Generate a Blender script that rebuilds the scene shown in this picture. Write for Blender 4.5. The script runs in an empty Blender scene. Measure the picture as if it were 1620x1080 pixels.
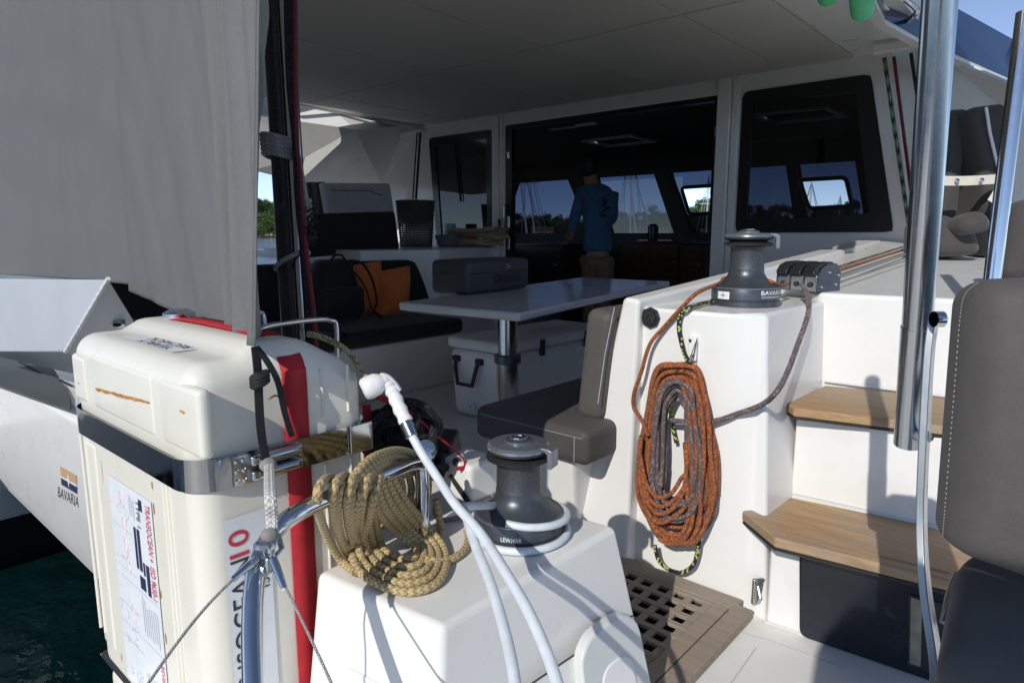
import bpy, bmesh, math, random
import numpy as np
from math import radians as R, sin, cos, pi, sqrt, atan2, tan
from mathutils import Vector, Matrix
random.seed(7)
S = bpy.context.scene
COL = S.collection

# ---------------------------------------------------------------- camera
CAM = Vector((0, 0, 1.02)); YAW = R(41.3); PIT = R(9.2); FPX = 1050.0
RT = Vector((cos(YAW), sin(YAW), 0)); HF = Vector((-sin(YAW), cos(YAW), 0))
AX = HF * cos(PIT) + Vector((0, 0, -sin(PIT))); UP = HF * sin(PIT) + Vector((0, 0, cos(PIT)))
cd = bpy.data.cameras.new('camera'); cam = bpy.data.objects.new('camera', cd); COL.objects.link(cam)
m = Matrix.Identity(4)
for i in range(3):
    m[i][0] = RT[i]; m[i][1] = UP[i]; m[i][2] = -AX[i]; m[i][3] = CAM[i]
cam.matrix_world = m
cd.sensor_width = 36; cd.lens = FPX / 1620 * 36; cd.clip_start = .02; cd.clip_end = 6000
S.camera = cam

# ---------------------------------------------------------------- sky, sun, exposure
SUN_EL = R(33); SUN_AZ = R(14)          # light travels 14 deg to port of dead ahead
w = bpy.data.worlds.new('World'); S.world = w; w.use_nodes = True
nt = w.node_tree; nt.nodes.clear()
sky = nt.nodes.new('ShaderNodeTexSky'); sky.sky_type = 'NISHITA'; sky.sun_disc = False
sky.sun_elevation = SUN_EL; sky.sun_rotation = R(180) - SUN_AZ
sky.air_density = .42; sky.dust_density = 0.0; sky.ozone_density = 2.0
bg = nt.nodes.new('ShaderNodeBackground'); bg.inputs['Strength'].default_value = .15
wo = nt.nodes.new('ShaderNodeOutputWorld')
hsv = nt.nodes.new('ShaderNodeHueSaturation'); hsv.inputs['Saturation'].default_value = .85
nt.links.new(sky.outputs[0], hsv.inputs['Color']); nt.links.new(hsv.outputs[0], bg.inputs['Color']); nt.links.new(bg.outputs[0], wo.inputs['Surface'])
sd = bpy.data.lights.new('sun', 'SUN'); sd.energy = 2.8; sd.angle = R(.5); sd.color = (1, .955, .88)
sun = bpy.data.objects.new('sun', sd); COL.objects.link(sun)
LD = Vector((-sin(SUN_AZ) * cos(SUN_EL), cos(SUN_AZ) * cos(SUN_EL), -sin(SUN_EL)))
sun.rotation_euler = LD.to_track_quat('-Z', 'Y').to_euler(); sun.location = (3, -10, 8)
S.view_settings.view_transform = 'Standard'; S.view_settings.look = 'None'
S.view_settings.exposure = 0.32; S.view_settings.gamma = 1.0
S.cycles.use_denoising = True; S.cycles.max_bounces = 14; S.cycles.diffuse_bounces = 9
S.cycles.transparent_max_bounces = 16; S.cycles.caustics_reflective = False; S.cycles.caustics_refractive = False
S.cycles.sample_clamp_indirect = 10

# ---------------------------------------------------------------- measuring: photo pixel + one known coordinate -> point
def ray(px, py): return AX + RT * ((px - 810) / FPX) - UP * ((py - 540) / FPX)
def W(px, py, z=None, y=None, x=None, t=None):
    d = ray(px, py)
    if z is not None: k = (z - CAM.z) / d.z
    elif y is not None: k = y / d.y
    elif x is not None: k = x / d.x
    else: k = t
    return CAM + d * k

# ---------------------------------------------------------------- materials
def lin(h):
    h = h.lstrip('#'); c = [int(h[i:i + 2], 16) / 255 for i in (0, 2, 4)]
    return tuple(x / 12.92 if x <= .04045 else ((x + .055) / 1.055) ** 2.4 for x in c)
class NG:
    def __init__(s, name):
        s.m = bpy.data.materials.new(name); s.m.use_nodes = True; s.nt = s.m.node_tree; s.nt.nodes.clear()
        s.out = s.nt.nodes.new('ShaderNodeOutputMaterial')
    def n(s, typ, **kw):
        nd = s.nt.nodes.new('ShaderNode' + typ)
        for k, v in kw.items():
            if k in ('op',): nd.operation = v
            else: setattr(nd, k, v)
        return nd
    def put(s, sock, v):
        if hasattr(v, 'is_output') or hasattr(v, 'links'): s.nt.links.new(v, sock)
        else:
            if sock.type == 'RGBA' and len(v) == 3: v = (*v, 1)
            sock.default_value = v
    def math(s, op, a, b=0.0, c=None):
        nd = s.n('Math', op=op); s.put(nd.inputs[0], a); s.put(nd.inputs[1], b)
        if c is not None: s.put(nd.inputs[2], c)
        return nd.outputs[0]
    def mix(s, f, a, b):
        nd = s.n('Mix', data_type='RGBA'); s.put(nd.inputs[0], f); s.put(nd.inputs[6], a); s.put(nd.inputs[7], b)
        return nd.outputs[2]
    def coord(s, which='Object'): return s.n('TexCoord').outputs[which]
    def noise(s, scale, detail=3, vec=None, rough=.5, stretch=None):
        nd = s.n('TexNoise'); nd.inputs['Scale'].default_value = scale; nd.inputs['Detail'].default_value = detail
        nd.inputs['Roughness'].default_value = rough
        v = vec or s.coord()
        if stretch:
            mp = s.n('Mapping'); mp.inputs['Scale'].default_value = stretch; s.nt.links.new(v, mp.inputs[0]); v = mp.outputs[0]
        s.nt.links.new(v, nd.inputs['Vector']); return nd.outputs['Fac']
    def ramp(s, f, lo, hi):
        nd = s.n('MapRange'); s.put(nd.inputs[0], f); nd.inputs[1].default_value = lo; nd.inputs[2].default_value = hi
        return nd.outputs[0]
    def bump(s, h, strength, dist=.001):
        nd = s.n('Bump'); nd.inputs['Strength'].default_value = strength; nd.inputs['Distance'].default_value = dist
        s.put(nd.inputs['Height'], h); return nd.outputs[0]
    def bsdf(s, color, rough=.5, metal=0, spec=.5, coat=0, normal=None, sheen=0, ior=1.5):
        b = s.n('BsdfPrincipled'); s.put(b.inputs['Base Color'], color); s.put(b.inputs['Roughness'], rough)
        b.inputs['Metallic'].default_value = metal; b.inputs['Specular IOR Level'].default_value = spec
        b.inputs['Coat Weight'].default_value = coat; b.inputs['Coat Roughness'].default_value = .06
        b.inputs['Sheen Weight'].default_value = sheen; b.inputs['IOR'].default_value = ior
        if normal is not None: s.nt.links.new(normal, b.inputs['Normal'])
        s.nt.links.new(b.outputs[0], s.out.inputs[0]); return b
def mat(name, c, rough=.5, metal=0, spec=.5, coat=0, var=0, vscale=3, bump=0, bscale=300, bdist=.001, sheen=0, rvar=0, stretch=None):
    g = NG(name); col = c
    if var:
        f = g.ramp(g.noise(vscale, 4, stretch=stretch), .3, .7)
        col = g.mix(f, tuple(max(0, x * (1 - var)) for x in c), tuple(min(1, x * (1 + var)) for x in c))
    nrm = g.bump(g.noise(bscale, 3), bump, bdist) if bump else None
    r = rough
    if rvar: r = g.math('ADD', rough - rvar / 2, g.math('MULTIPLY', g.noise(vscale * 2.3, 5), rvar))
    g.bsdf(col, r, metal, spec, coat, nrm, sheen); return g.m
def gelcoat(name, c, dirt=.10):
    g = NG(name)
    big = g.ramp(g.noise(1.7, 4), .35, .75); fine = g.ramp(g.noise(9, 6, rough=.65), .52, .8)
    streak = g.ramp(g.noise(7, 4, stretch=(1, 1, .12)), .55, .85)
    c1 = g.mix(g.math('MULTIPLY', big, .5), c, tuple(x * .94 for x in c))
    c2 = g.mix(g.math('MULTIPLY', fine, dirt), c1, tuple(x * k for x, k in zip(c, (.62, .58, .5))))
    c3 = g.mix(g.math('MULTIPLY', streak, dirt * .8), c2, tuple(x * k for x, k in zip(c, (.74, .7, .6))))
    spk = g.ramp(g.noise(160, 1), .77, .80)
    c4 = g.mix(g.math('MULTIPLY', spk, .22), c3, tuple(x * .4 for x in c))
    rr = g.math('ADD', .2, g.math('MULTIPLY', g.noise(14, 5), .22))
    g.bsdf(c4, rr, 0, .5, .15, g.bump(g.noise(6, 3), .12, .004)); return g.m
def fabric(name, c, scale=900, var=.12, rough=.85, bstr=.4, sheen=.15):
    g = NG(name); co = g.coord()
    f = g.ramp(g.noise(6, 5), .3, .7); f2 = g.ramp(g.noise(scale * .35, 2), .3, .7)
    col = g.mix(f, tuple(x * (1 - var) for x in c), tuple(min(1, x * (1 + var)) for x in c))
    f3 = g.ramp(g.noise(38, 5, rough=.7), .38, .68); col = g.mix(g.math('MULTIPLY', f3, .4), col, tuple(min(1, x * 1.28) for x in c))
    col = g.mix(g.math('MULTIPLY', f2, .35), col, tuple(min(1, x * 1.35) for x in c))
    h = g.math('ADD', g.math('ADD', g.noise(scale, 2), g.math('MULTIPLY', g.noise(28, 3), 2.2)), g.math('MULTIPLY', g.noise(7, 4), 16))
    g.bsdf(col, rough, 0, .3, 0, g.bump(h, bstr, .0012), sheen); return g.m
def metal(name, c=(.72, .73, .74), rough=.08, brushed=0, scratch=.08):
    g = NG(name)
    r = g.math('ADD', rough, g.math('MULTIPLY', g.ramp(g.noise(45, 5), .45, .8), scratch))
    h = g.noise(60, 3, stretch=(1, 1, .03)) if brushed else g.noise(22, 3)
    g.bsdf(c, r, 1.0, .5, 0, g.bump(h, brushed or .05, .0008)); return g.m
def rope_mat(name, c1, c2, dark=(.01, .01, .01), N=6, style='fleck', frac=.5, P=2.2):
    g = NG(name); uv = g.n('UVMap').outputs[0]
    sp = g.n('SeparateXYZ'); g.nt.links.new(uv, sp.inputs[0]); u, v = sp.outputs[0], sp.outputs[1]
    a = g.math('MULTIPLY', g.math('ADD', u, v), N); b = g.math('MULTIPLY', g.math('SUBTRACT', v, u), N)
    fa, fb = g.math('FRACT', a), g.math('FRACT', b)
    h = g.math('MULTIPLY', g.math('SINE', g.math('MULTIPLY', fa, pi)), g.math('SINE', g.math('MULTIPLY', fb, pi)))
    if style == 'fleck':
        cb = g.n('CombineXYZ'); g.nt.links.new(g.math('FLOOR', a), cb.inputs[0]); g.nt.links.new(g.math('FLOOR', b), cb.inputs[1])
        wn = g.n('TexWhiteNoise', noise_dimensions='2D'); g.nt.links.new(cb.outputs[0], wn.inputs['Vector'])
        f = g.math('GREATER_THAN', wn.outputs['Value'], frac)
    else:
        tri = g.math('MULTIPLY', g.math('ABSOLUTE', g.math('SUBTRACT', g.math('FRACT', g.math('MULTIPLY', v, 6)), .5)), 2)
        f = g.math('GREATER_THAN', g.math('FRACT', g.math('ADD', g.math('MULTIPLY', u, P), g.math('MULTIPLY', tri, .5))), frac)
    col = g.mix(f, c1, c2)
    col = g.mix(g.math('SUBTRACT', 1, g.ramp(h, 0, .28)), col, dark)
    col = g.mix(g.math('MULTIPLY', g.ramp(g.noise(30, 3), .45, .8), .35), col, tuple(x * .55 for x in c1))
    g.bsdf(col, .8, 0, .25, 0, g.bump(h, .7 if style == 'fleck' else .35, .0015), .1); return g.m
def teak(name, c, ax=0):
    g = NG(name); st = [3, 60, 60]; st = st if ax == 0 else [60, 3, 60]
    f = g.ramp(g.noise(1.2, 6, stretch=tuple(st), rough=.7), .3, .72)
    f2 = g.ramp(g.noise(2.2, 4), .35, .7)
    c1 = g.mix(f, tuple(x * .55 for x in c), tuple(min(1, x * 1.22) for x in c))
    c2 = g.mix(g.math('MULTIPLY', f2, .8), c1, tuple(sum(c) / 3 * k for k in (1.15, 1.02, .86)))
    g.bsdf(c2, .75, 0, .3, 0, g.bump(g.noise(1.2, 6, stretch=tuple(st), rough=.7), .5, .0015)); return g.m
def tinted(name, tint, refl=.06, rough=.0):
    g = NG(name)
    tr = g.n('BsdfTransparent'); g.put(tr.inputs[0], tint)
    gl = g.n('BsdfGlossy'); gl.inputs['Roughness'].default_value = rough; g.put(gl.inputs[0], (1, 1, 1))
    fr = g.n('Fresnel'); g.put(fr.inputs[0], g.math('SUBTRACT', 1.5, g.math('MULTIPLY', g.n('NewGeometry').outputs['Backfacing'], 1.5 - 1 / 1.5)))
    mx = g.n('MixShader'); g.nt.links.new(fr.outputs[0], mx.inputs[0]); g.nt.links.new(tr.outputs[0], mx.inputs[1]); g.nt.links.new(gl.outputs[0], mx.inputs[2])
    g.nt.links.new(mx.outputs[0], g.out.inputs[0]); return g.m

M = {}
M['palewhite'] = mat('pale moulded plastic', (.62, .64, .63), .35, var=.04, vscale=6)
M['palegrey'] = mat('pale grey tone', (.50, .52, .55), .4, var=.05, vscale=4, rvar=.15)
M['gel'] = gelcoat('white gelcoat', (.78, .775, .745), .22)
M['gelc'] = gelcoat('cream gelcoat', (.78, .755, .66), .16)
M['gel_clean'] = gelcoat('bright gelcoat', (.78, .778, .76), .11)
M['nonskid'] = mat('white nonskid deck', (.74, .73, .69), .6, var=.06, vscale=4, bump=.5, bscale=420, bdist=.0008)
M['liner'] = mat('grey headliner', (.54, .52, .48), .7, var=.05, vscale=2, bump=.15, bscale=500)
M['seam'] = mat('dark seam', (.03, .03, .03), .8)
M['navy'] = mat('navy gloss', (.016, .05, .13), .2, coat=.2, var=.1, vscale=2)
M['black_rub'] = mat('black rubber', (.02, .02, .02), .55, var=.2, vscale=20, bump=.1, bscale=200)
M['black_pl'] = mat('black plastic', (.018, .019, .021), .32, bump=.08, bscale=350, var=.2, vscale=15)
M['black_frame'] = mat('black window frame', (.006, .006, .006), .3)
M['chrome'] = metal('polished stainless', (.66, .665, .67), .06)
M['steel'] = metal('brushed stainless', (.52, .535, .55), .17, brushed=.25)
M['band'] = metal('steel band', (.36, .36, .36), .07, scratch=.18)
M['darkchrome'] = metal('dark pole', (.10, .105, .115), .10)
M['anod'] = mat('grey anodised', (.085, .095, .11), .36, .55, var=.15, vscale=40, rvar=.15, bump=.05, bscale=500)
M['anod_lt'] = mat('pale anodised', (.22, .245, .275), .33, .6, var=.1, vscale=30, rvar=.15)
M['drum'] = mat('gritty drum', (.09, .10, .115), .48, .6, var=.35, vscale=330, bump=.8, bscale=420, bdist=.0012)
M['canvas'] = fabric('grey canvas', (.235, .24, .25), 1300, .05, .9, .35, .1)
def canvas_mat():
    g = NG('grey canvas'); f = g.ramp(g.noise(5, 5), .3, .7); w1 = g.ramp(g.noise(420, 2), .3, .7); w2 = g.noise(900, 2, stretch=(1, 1, .12)); w3 = g.noise(900, 2, stretch=(.12, 1, 1))
    c = g.mix(f, (.20, .202, .205), (.232, .234, .237)); c = g.mix(g.math('MULTIPLY', w1, .5), c, (.285, .287, .29)); c = g.mix(g.math('MULTIPLY', g.ramp(g.noise(110, 4, rough=.8), .42, .66), .28), c, (.125, .127, .13))
    h = g.math('ADD', g.math('ADD', w2, w3), g.math('MULTIPLY', g.noise(25, 3), 1.2))
    b = g.bsdf(c, .9, 0, .2, 0, g.bump(h, .35, .0012), .05); tl = g.n('BsdfTranslucent'); g.put(tl.inputs[0], (.5, .5, .49))
    ad = g.n('MixShader'); ad.inputs[0].default_value = .36; g.nt.links.new(b.outputs[0], ad.inputs[1]); g.nt.links.new(tl.outputs[0], ad.inputs[2]); g.nt.links.new(ad.outputs[0], g.out.inputs[0]); return g.m
M['canvas'] = canvas_mat()
M['fab_blk'] = fabric('black upholstery', (.016, .0155, .0155), 900, .2, .9)
M['fab_gry'] = fabric('taupe vinyl upholstery', (.078, .072, .068), 1200, .08, .62, .22, .05)
M['fab_drk'] = fabric('charcoal vinyl upholstery', (.060, .056, .054), 1200, .1, .6, .22, .05)
M['fab_gry2'] = fabric('grey deck upholstery', (.058, .054, .052), 1000, .1, .8)
M['fab_pale'] = fabric('pale cushion', (.46, .455, .44), 800, .08, .8)
M['orange'] = fabric('orange pillow', (.66, .17, .045), 800, .15, .9)
M['backpack'] = fabric('black nylon', (.012, .012, .013), 700, .3, .6)
M['red'] = mat('red webbing', (.42, .012, .022), .7, var=.15, vscale=25, bump=.4, bscale=700)
M['redrope'] = mat('red cord', (.13, .012, .02), .75, var=.2, vscale=200, bump=.6, bscale=900)
M['webbing'] = mat('black webbing', (.011, .011, .013), .75, var=.25, vscale=60, bump=.6, bscale=800)
M['white_pl'] = mat('white plastic', (.80, .80, .78), .3, var=.04, vscale=15)
M['hose'] = mat('white hose', (.66, .70, .74), .42, var=.07, vscale=40, bump=.35, bscale=260, bdist=.0015)
M['table'] = mat('white table top', (.62, .63, .645), .16, coat=.3, var=.04, vscale=5, rvar=.1)
M['cooler'] = mat('white cooler plastic', (.74, .75, .765), .45, var=.04, vscale=8, bump=.15, bscale=300)
M['case'] = mat('grey hard case', (.048, .05, .054), .5, var=.4, vscale=240, bump=.5, bscale=330)
M['sticker'] = mat('white sticker', (.76, .79, .82), .3, var=.03, vscale=20)
M['stick_line'] = mat('sticker grey print', (.48, .50, .56), .4)
M['stick_pink'] = mat('sticker pink print', (.76, .56, .56), .4)
M['ink'] = mat('black ink', (.02, .02, .03), .4)
M['navyink'] = mat('navy ink', (.03, .035, .09), .4)
M['redink'] = mat('red ink', (.60, .03, .05), .4)
M['whiteink'] = mat('white ink', (.78, .78, .78), .4)
M['tanink'] = mat('tan badge', (.56, .36, .19), .4)
M['rust'] = mat('rust stain', (.42, .20, .05), .8, var=.45, vscale=60)
M['foam'] = mat('green foam', (.11, .60, .28), .75, var=.08, vscale=30, bump=.4, bscale=260)
M['wicker'] = mat('dark wicker', (.075, .07, .065), .8, var=.4, vscale=90)
M['towel'] = fabric('patterned towel', (.40, .27, .14), 500, .35, .95)
g = NG('striped towel'); wv = g.n('TexWave'); wv.inputs['Scale'].default_value = 16; wv.inputs['Distortion'].default_value = 2.5; g.nt.links.new(g.coord(), wv.inputs['Vector'])
c_ = g.mix(g.ramp(wv.outputs['Fac'], .35, .6), (.42, .30, .17), (.20, .085, .035)); c_ = g.mix(g.math('MULTIPLY', g.ramp(g.noise(60, 3), .45, .6), .4), c_, (.55, .44, .28)); g.bsdf(c_, .95, 0, .2, 0, g.bump(g.noise(500, 2), .6, .002), .3); M['towel2'] = g.m
M['acryl'] = mat('smoked acrylic', (.10, .112, .112), .55, spec=.25, var=.1, vscale=3)
M['panel_dk'] = mat('dark locker panel', (.010, .013, .020), .22, var=.35, vscale=8, rvar=.3)
M['wood'] = mat('brown cabinet', (.14, .065, .03), .4, var=.3, vscale=6, stretch=(1, 1, 8))
M['wood_dk'] = mat('dark cabinet', (.014, .011, .009), .4, var=.3, vscale=6, stretch=(1, 1, 8))
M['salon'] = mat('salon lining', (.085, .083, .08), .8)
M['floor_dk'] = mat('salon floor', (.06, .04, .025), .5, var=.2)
M['glass'] = tinted('tinted glass', (.34, .36, .38))
M['glass_dk'] = tinted('dark windshield', (.045, .055, .085))
M['teak'] = teak('teak', (.44, .265, .125))
M['teak_old'] = teak('weathered teak', (.34, .25, .175))
M['tan'] = rope_mat('tan rope', (.60, .465, .235), (.25, .185, .09), dark=(.36, .27, .14), N=6, style='chev', frac=.60, P=3.8)
M['org'] = rope_mat('orange rope', (.66, .17, .035), (.20, .085, .05), frac=.36, N=8, dark=(.12, .04, .015))
M['gryrope'] = rope_mat('grey brown rope', (.155, .115, .115), (.33, .26, .25), frac=.78, N=6)
M['navyrope'] = rope_mat('navy yellow rope', (.015, .025, .05), (.55, .58, .12), frac=.74, N=4)
M['greenrope'] = rope_mat('green black rope', (.02, .02, .02), (.30, .38, .28), style='chev', frac=.5, P=.8)
M['greyrope'] = rope_mat('grey rope', (.30, .30, .30), (.42, .42, .41), frac=.6, N=6)
M['whiterope'] = rope_mat('white rope', (.70, .69, .66), (.60, .58, .54), frac=.7, N=4, dark=(.25, .24, .22))
M['blkrope'] = rope_mat('black rope', (.015, .015, .017), (.04, .04, .045), frac=.6, N=5)
M['wire'] = rope_mat('wire', (.40, .38, .36), (.52, .50, .47), frac=.5, N=3)
M['thread'] = mat('dull thread', (.33, .29, .24), .8)
M['beige'] = mat('beige strap', (.66, .62, .52), .7, var=.06, vscale=30)
M['beige_dull'] = mat('faded beige strip', (.26, .23, .17), .7, var=.25, vscale=30)
M['dullsteel'] = metal('dull stainless', (.40, .41, .41), .38, scratch=.2)
M['sleeve'] = mat('dark sleeve', (.028, .026, .024), .3, bump=.3, bscale=500, var=.2, vscale=40)
M['skin'] = mat('skin', (.36, .20, .14), .5, var=.1, vscale=20)
M['shirt'] = fabric('blue shirt', (.055, .15, .27), 500, .12, .9)
M['trouser'] = fabric('tan trousers', (.27, .16, .10), 500, .15, .9)
M['hair'] = mat('dark hair', (.02, .015, .012), .6, bump=.6, bscale=120)
M['trunk'] = mat('bark', (.10, .075, .05), .9, var=.3, vscale=4)
M['hullw'] = mat('boat white', (.72, .72, .70), .3, var=.04)
M['boot'] = mat('black boot stripe', (.008, .009, .01), .5)
M['roof_red'] = mat('red roof', (.30, .11, .07), .8, var=.2, vscale=1)
M['house'] = mat('house wall', (.66, .63, .58), .8, var=.06, vscale=.6)
M['house2'] = mat('ochre house wall', (.55, .40, .26), .8, var=.08, vscale=.6)
M['win_dk'] = mat('house window', (.03, .035, .04), .15)
M['plastic_clr'] = tinted('clear vinyl', (.86, .86, .86), rough=.08)
def leaves(name, c):
    g = NG(name); f = g.noise(.5, 3); f2 = g.noise(6, 2)
    col = g.mix(g.ramp(f, .3, .7), tuple(x * .55 for x in c), tuple(x * 1.4 for x in c))
    col = g.mix(g.math('MULTIPLY', g.ramp(f2, .4, .7), .5), col, tuple(x * k for x, k in zip(c, (1.5, 1.3, .8))))
    g.bsdf(col, .6, 0, .3); return g.m
M['leafA'] = leaves('leaf green', (.055, .10, .028)); M['leafB'] = leaves('leaf dark', (.03, .065, .022)); M['leafC'] = leaves('leaf light', (.09, .13, .035))
M['scrub'] = leaves('hill scrub', (.06, .085, .03))

# ---------------------------------------------------------------- mesh builder
def V(*a): return Vector(a)
def crom(pts, per=8, closed=False):
    P = [Vector(p) for p in pts]; n = len(P); out = []
    segs = n if closed else n - 1
    for i in range(segs):
        if closed: p0, p1, p2, p3 = P[(i - 1) % n], P[i], P[(i + 1) % n], P[(i + 2) % n]
        else: p0, p1, p2, p3 = P[max(i - 1, 0)], P[i], P[i + 1], P[min(i + 2, n - 1)]
        for k in range(per):
            t = k / per; t2, t3 = t * t, t * t * t
            out.append(.5 * ((2 * p1) + (p2 - p0) * t + (2 * p0 - 5 * p1 + 4 * p2 - p3) * t2 + (3 * p1 - p0 - 3 * p2 + p3) * t3))
    if not closed: out.append(P[-1])
    return out
class MB:
    def __init__(s): s.v, s.f, s.m, s.uv = [], [], [], []
    def add(s, vs, fs, mi=0, uvs=None):
        o = len(s.v); s.v += [tuple(p) for p in vs]
        for k, f in enumerate(fs):
            s.f.append([i + o for i in f]); s.m.append(mi); s.uv.append(uvs[k] if uvs else None)
        return s
    def boxb(s, x0, x1, y0, y1, z0, z1, mi=0):
        c = [(x, y, z) for z in (z0, z1) for y in (y0, y1) for x in (x0, x1)]
        return s.add(c, [(0, 2, 3, 1), (4, 5, 7, 6), (0, 1, 5, 4), (2, 6, 7, 3), (0, 4, 6, 2), (1, 3, 7, 5)], mi)
    def prism(s, pts, ext, mi=0):
        n = len(pts); a = [Vector(p) for p in pts]; b = [p + Vector(ext) for p in a]
        fs = [tuple(range(n - 1, -1, -1)), tuple(range(n, 2 * n))] + [(i, (i + 1) % n, n + (i + 1) % n, n + i) for i in range(n)]
        return s.add(a + b, fs, mi)
    def loft(s, A, B, mi=0):
        n = len(A)
        return s.add(list(A) + list(B), [tuple(range(n - 1, -1, -1)), tuple(range(n, 2 * n))] + [(i, (i + 1) % n, n + (i + 1) % n, n + i) for i in range(n)], mi)
    def tube(s, path, r, n=10, mi=0, closed=False, caps=True, flat=None):
        P = [Vector(p) for p in path]; N = len(P); rr = r if isinstance(r, (list, tuple)) else [r] * N
        T = []
        for i in range(N):
            a = P[(i - 1) % N] if closed or i > 0 else P[i]; b = P[(i + 1) % N] if closed or i < N - 1 else P[i]
            T.append((b - a).normalized() if (b - a).length > 1e-9 else Vector((0, 0, 1)))
        ref = Vector((0, 0, 1)) if abs(T[0].z) < .9 else Vector((1, 0, 0))
        nn = (ref - T[0] * ref.dot(T[0])).normalized(); rings = []; L = 0; us = []
        rm = sum(rr) / N
        for i in range(N):
            if i > 0:
                L += (P[i] - P[i - 1]).length
                nn = nn - T[i] * nn.dot(T[i])
                nn = nn.normalized() if nn.length > 1e-6 else T[i].orthogonal().normalized()
            bb = T[i].cross(nn); us.append(L / (2 * pi * rm))
            f1, f2 = flat or (1, 1)
            rings.append([P[i] + (nn * cos(2 * pi * k / n) * f1 + bb * sin(2 * pi * k / n) * f2) * rr[i] for k in range(n)])
        vs = [p for g in rings for p in g]; fs, uv = [], []
        for i in range(N - 1 + (1 if closed else 0)):
            j = (i + 1) % N; u0, u1 = us[i], us[j] if j else us[-1] + (P[0] - P[-1]).length / (2 * pi * rm)
            for k in range(n):
                k2 = (k + 1) % n
                fs.append((i * n + k, i * n + k2, j * n + k2, j * n + k)); uv.append([(u0, k / n), (u0, (k + 1) / n), (u1, (k + 1) / n), (u1, k / n)])
        if caps and not closed:
            fs.append(tuple(range(n - 1, -1, -1))); uv.append([(0, 0)] * n)
            fs.append(tuple((N - 1) * n + k for k in range(n))); uv.append([(0, 0)] * n)
        return s.add(vs, fs, mi, uv)
    def lathe(s, prof, c=(0, 0, 0), n=40, mi=0, axis=None):
        q = (Vector(axis).to_track_quat('Z', 'Y') if axis is not None else None)
        vs, fs = [], []; K = len(prof)
        for r, z in prof:
            for k in range(n):
                p = Vector((r * cos(2 * pi * k / n), r * sin(2 * pi * k / n), z))
                if q: p = q @ p
                vs.append(p + Vector(c))
        for i in range(K - 1):
            for k in range(n):
                fs.append((i * n + k, i * n + (k + 1) % n, (i + 1) * n + (k + 1) % n, (i + 1) * n + k))
        fs.append(tuple(range(n - 1, -1, -1))); fs.append(tuple((K - 1) * n + k for k in range(n)))
        return s.add(vs, fs, mi)
    def rbox(s, c, size, r, rot=None, k=3, mid=6, puff=(0, 0, 0), mi=0, fn=None):
        h = [x / 2 for x in size]; r = min(r, min(h) * .98); ax = []
        for a in range(3):
            e = [-h[a] + r * i / k for i in range(k)]; mm = [(-h[a] + r) + (2 * h[a] - 2 * r) * i / mid for i in range(mid + 1)]
            ax.append(e + mm + [h[a] - r + r * i / k for i in range(1, k + 1)])
        idx, vs, fs = {}, [], []
        def vert(i, j, l):
            if (i, j, l) in idx: return idx[(i, j, l)]
            p = Vector((ax[0][i], ax[1][j], ax[2][l]))
            q = Vector([max(-(h[a] - r), min(h[a] - r, p[a])) for a in range(3)]); d = p - q
            if d.length > 1e-9: p = q + d.normalized() * r
            u = [p[a] / h[a] for a in range(3)]
            for a in range(3):
                o = [b for b in range(3) if b != a]
                if abs(puff[a]) > 0: p[a] += puff[a] * u[a] * max(0, 1 - u[o[0]] ** 2) * max(0, 1 - u[o[1]] ** 2)
            if fn: p = fn(p, u)
            if rot is not None: p = rot @ p
            idx[(i, j, l)] = len(vs); vs.append(p + Vector(c)); return idx[(i, j, l)]
        n = [len(a) - 1 for a in ax]
        for a in range(3):
            b, d = [(1, 2), (2, 0), (0, 1)][a]
            for sd_ in (0, n[a]):
                for i in range(n[b]):
                    for j in range(n[d]):
                        q = []
                        for (ii, jj) in ((i, j), (i + 1, j), (i + 1, j + 1), (i, j + 1)):
                            t = [0, 0, 0]; t[a] = sd_; t[b] = ii; t[d] = jj; q.append(vert(*t))
                        fs.append(tuple(q if sd_ else q[::-1]))
        return s.add(vs, fs, mi)
    def quad(s, a, b, c, d, mi=0): return s.add([a, b, c, d], [(0, 1, 2, 3)], mi)
    def build(s, name, mats, parent=None, bevel=0, seg=3, ang=35, smooth=True, sub=0, fix=True):
        me = bpy.data.meshes.new(name); me.from_pydata(s.v, [], s.f)
        if any(u is not None for u in s.uv):
            ul = me.uv_layers.new(name='UVMap'); li = 0
            for p, u in zip(me.polygons, s.uv):
                for k, l in enumerate(p.loop_indices): ul.data[l].uv = u[k] if u else (0, 0)
        mats = mats if isinstance(mats, (list, tuple)) else [mats]
        for x in mats: me.materials.append(M[x] if isinstance(x, str) else x)
        for p, mi in zip(me.polygons, s.m): p.material_index = mi
        if fix:
            bm = bmesh.new(); bm.from_mesh(me); bmesh.ops.recalc_face_normals(bm, faces=bm.faces); bm.to_mesh(me); bm.free()
        if smooth:
            for p in me.polygons: p.use_smooth = True
            me.set_sharp_from_angle(angle=R(ang))
        me.update()
        o = bpy.data.objects.new(name, me); COL.objects.link(o)
        if parent is not None:
            o.parent = parent
            if parent.type == 'EMPTY': o.location = -parent.location
        if bevel:
            b = o.modifiers.new('bevel', 'BEVEL'); b.width = bevel; b.segments = seg; b.limit_method = 'ANGLE'; b.angle_limit = R(28); b.harden_normals = True
            for p in me.polygons: p.use_smooth = True
            b.use_clamp_overlap = True
        if sub:
            b = o.modifiers.new('sub', 'SUBSURF'); b.levels = sub; b.render_levels = sub
        return o
def tag(o, label, cat, group=None, kind=None):
    if label: o['label'] = label
    if cat: o['category'] = cat
    if group: o['group'] = group
    if kind: o['kind'] = kind
    return o
def thing(name, label, cat, loc=(0, 0, 0), group=None):
    o = bpy.data.objects.new(name, None); COL.objects.link(o); o.location = loc; o.empty_display_size = .1
    return tag(o, label, cat, group)
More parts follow.
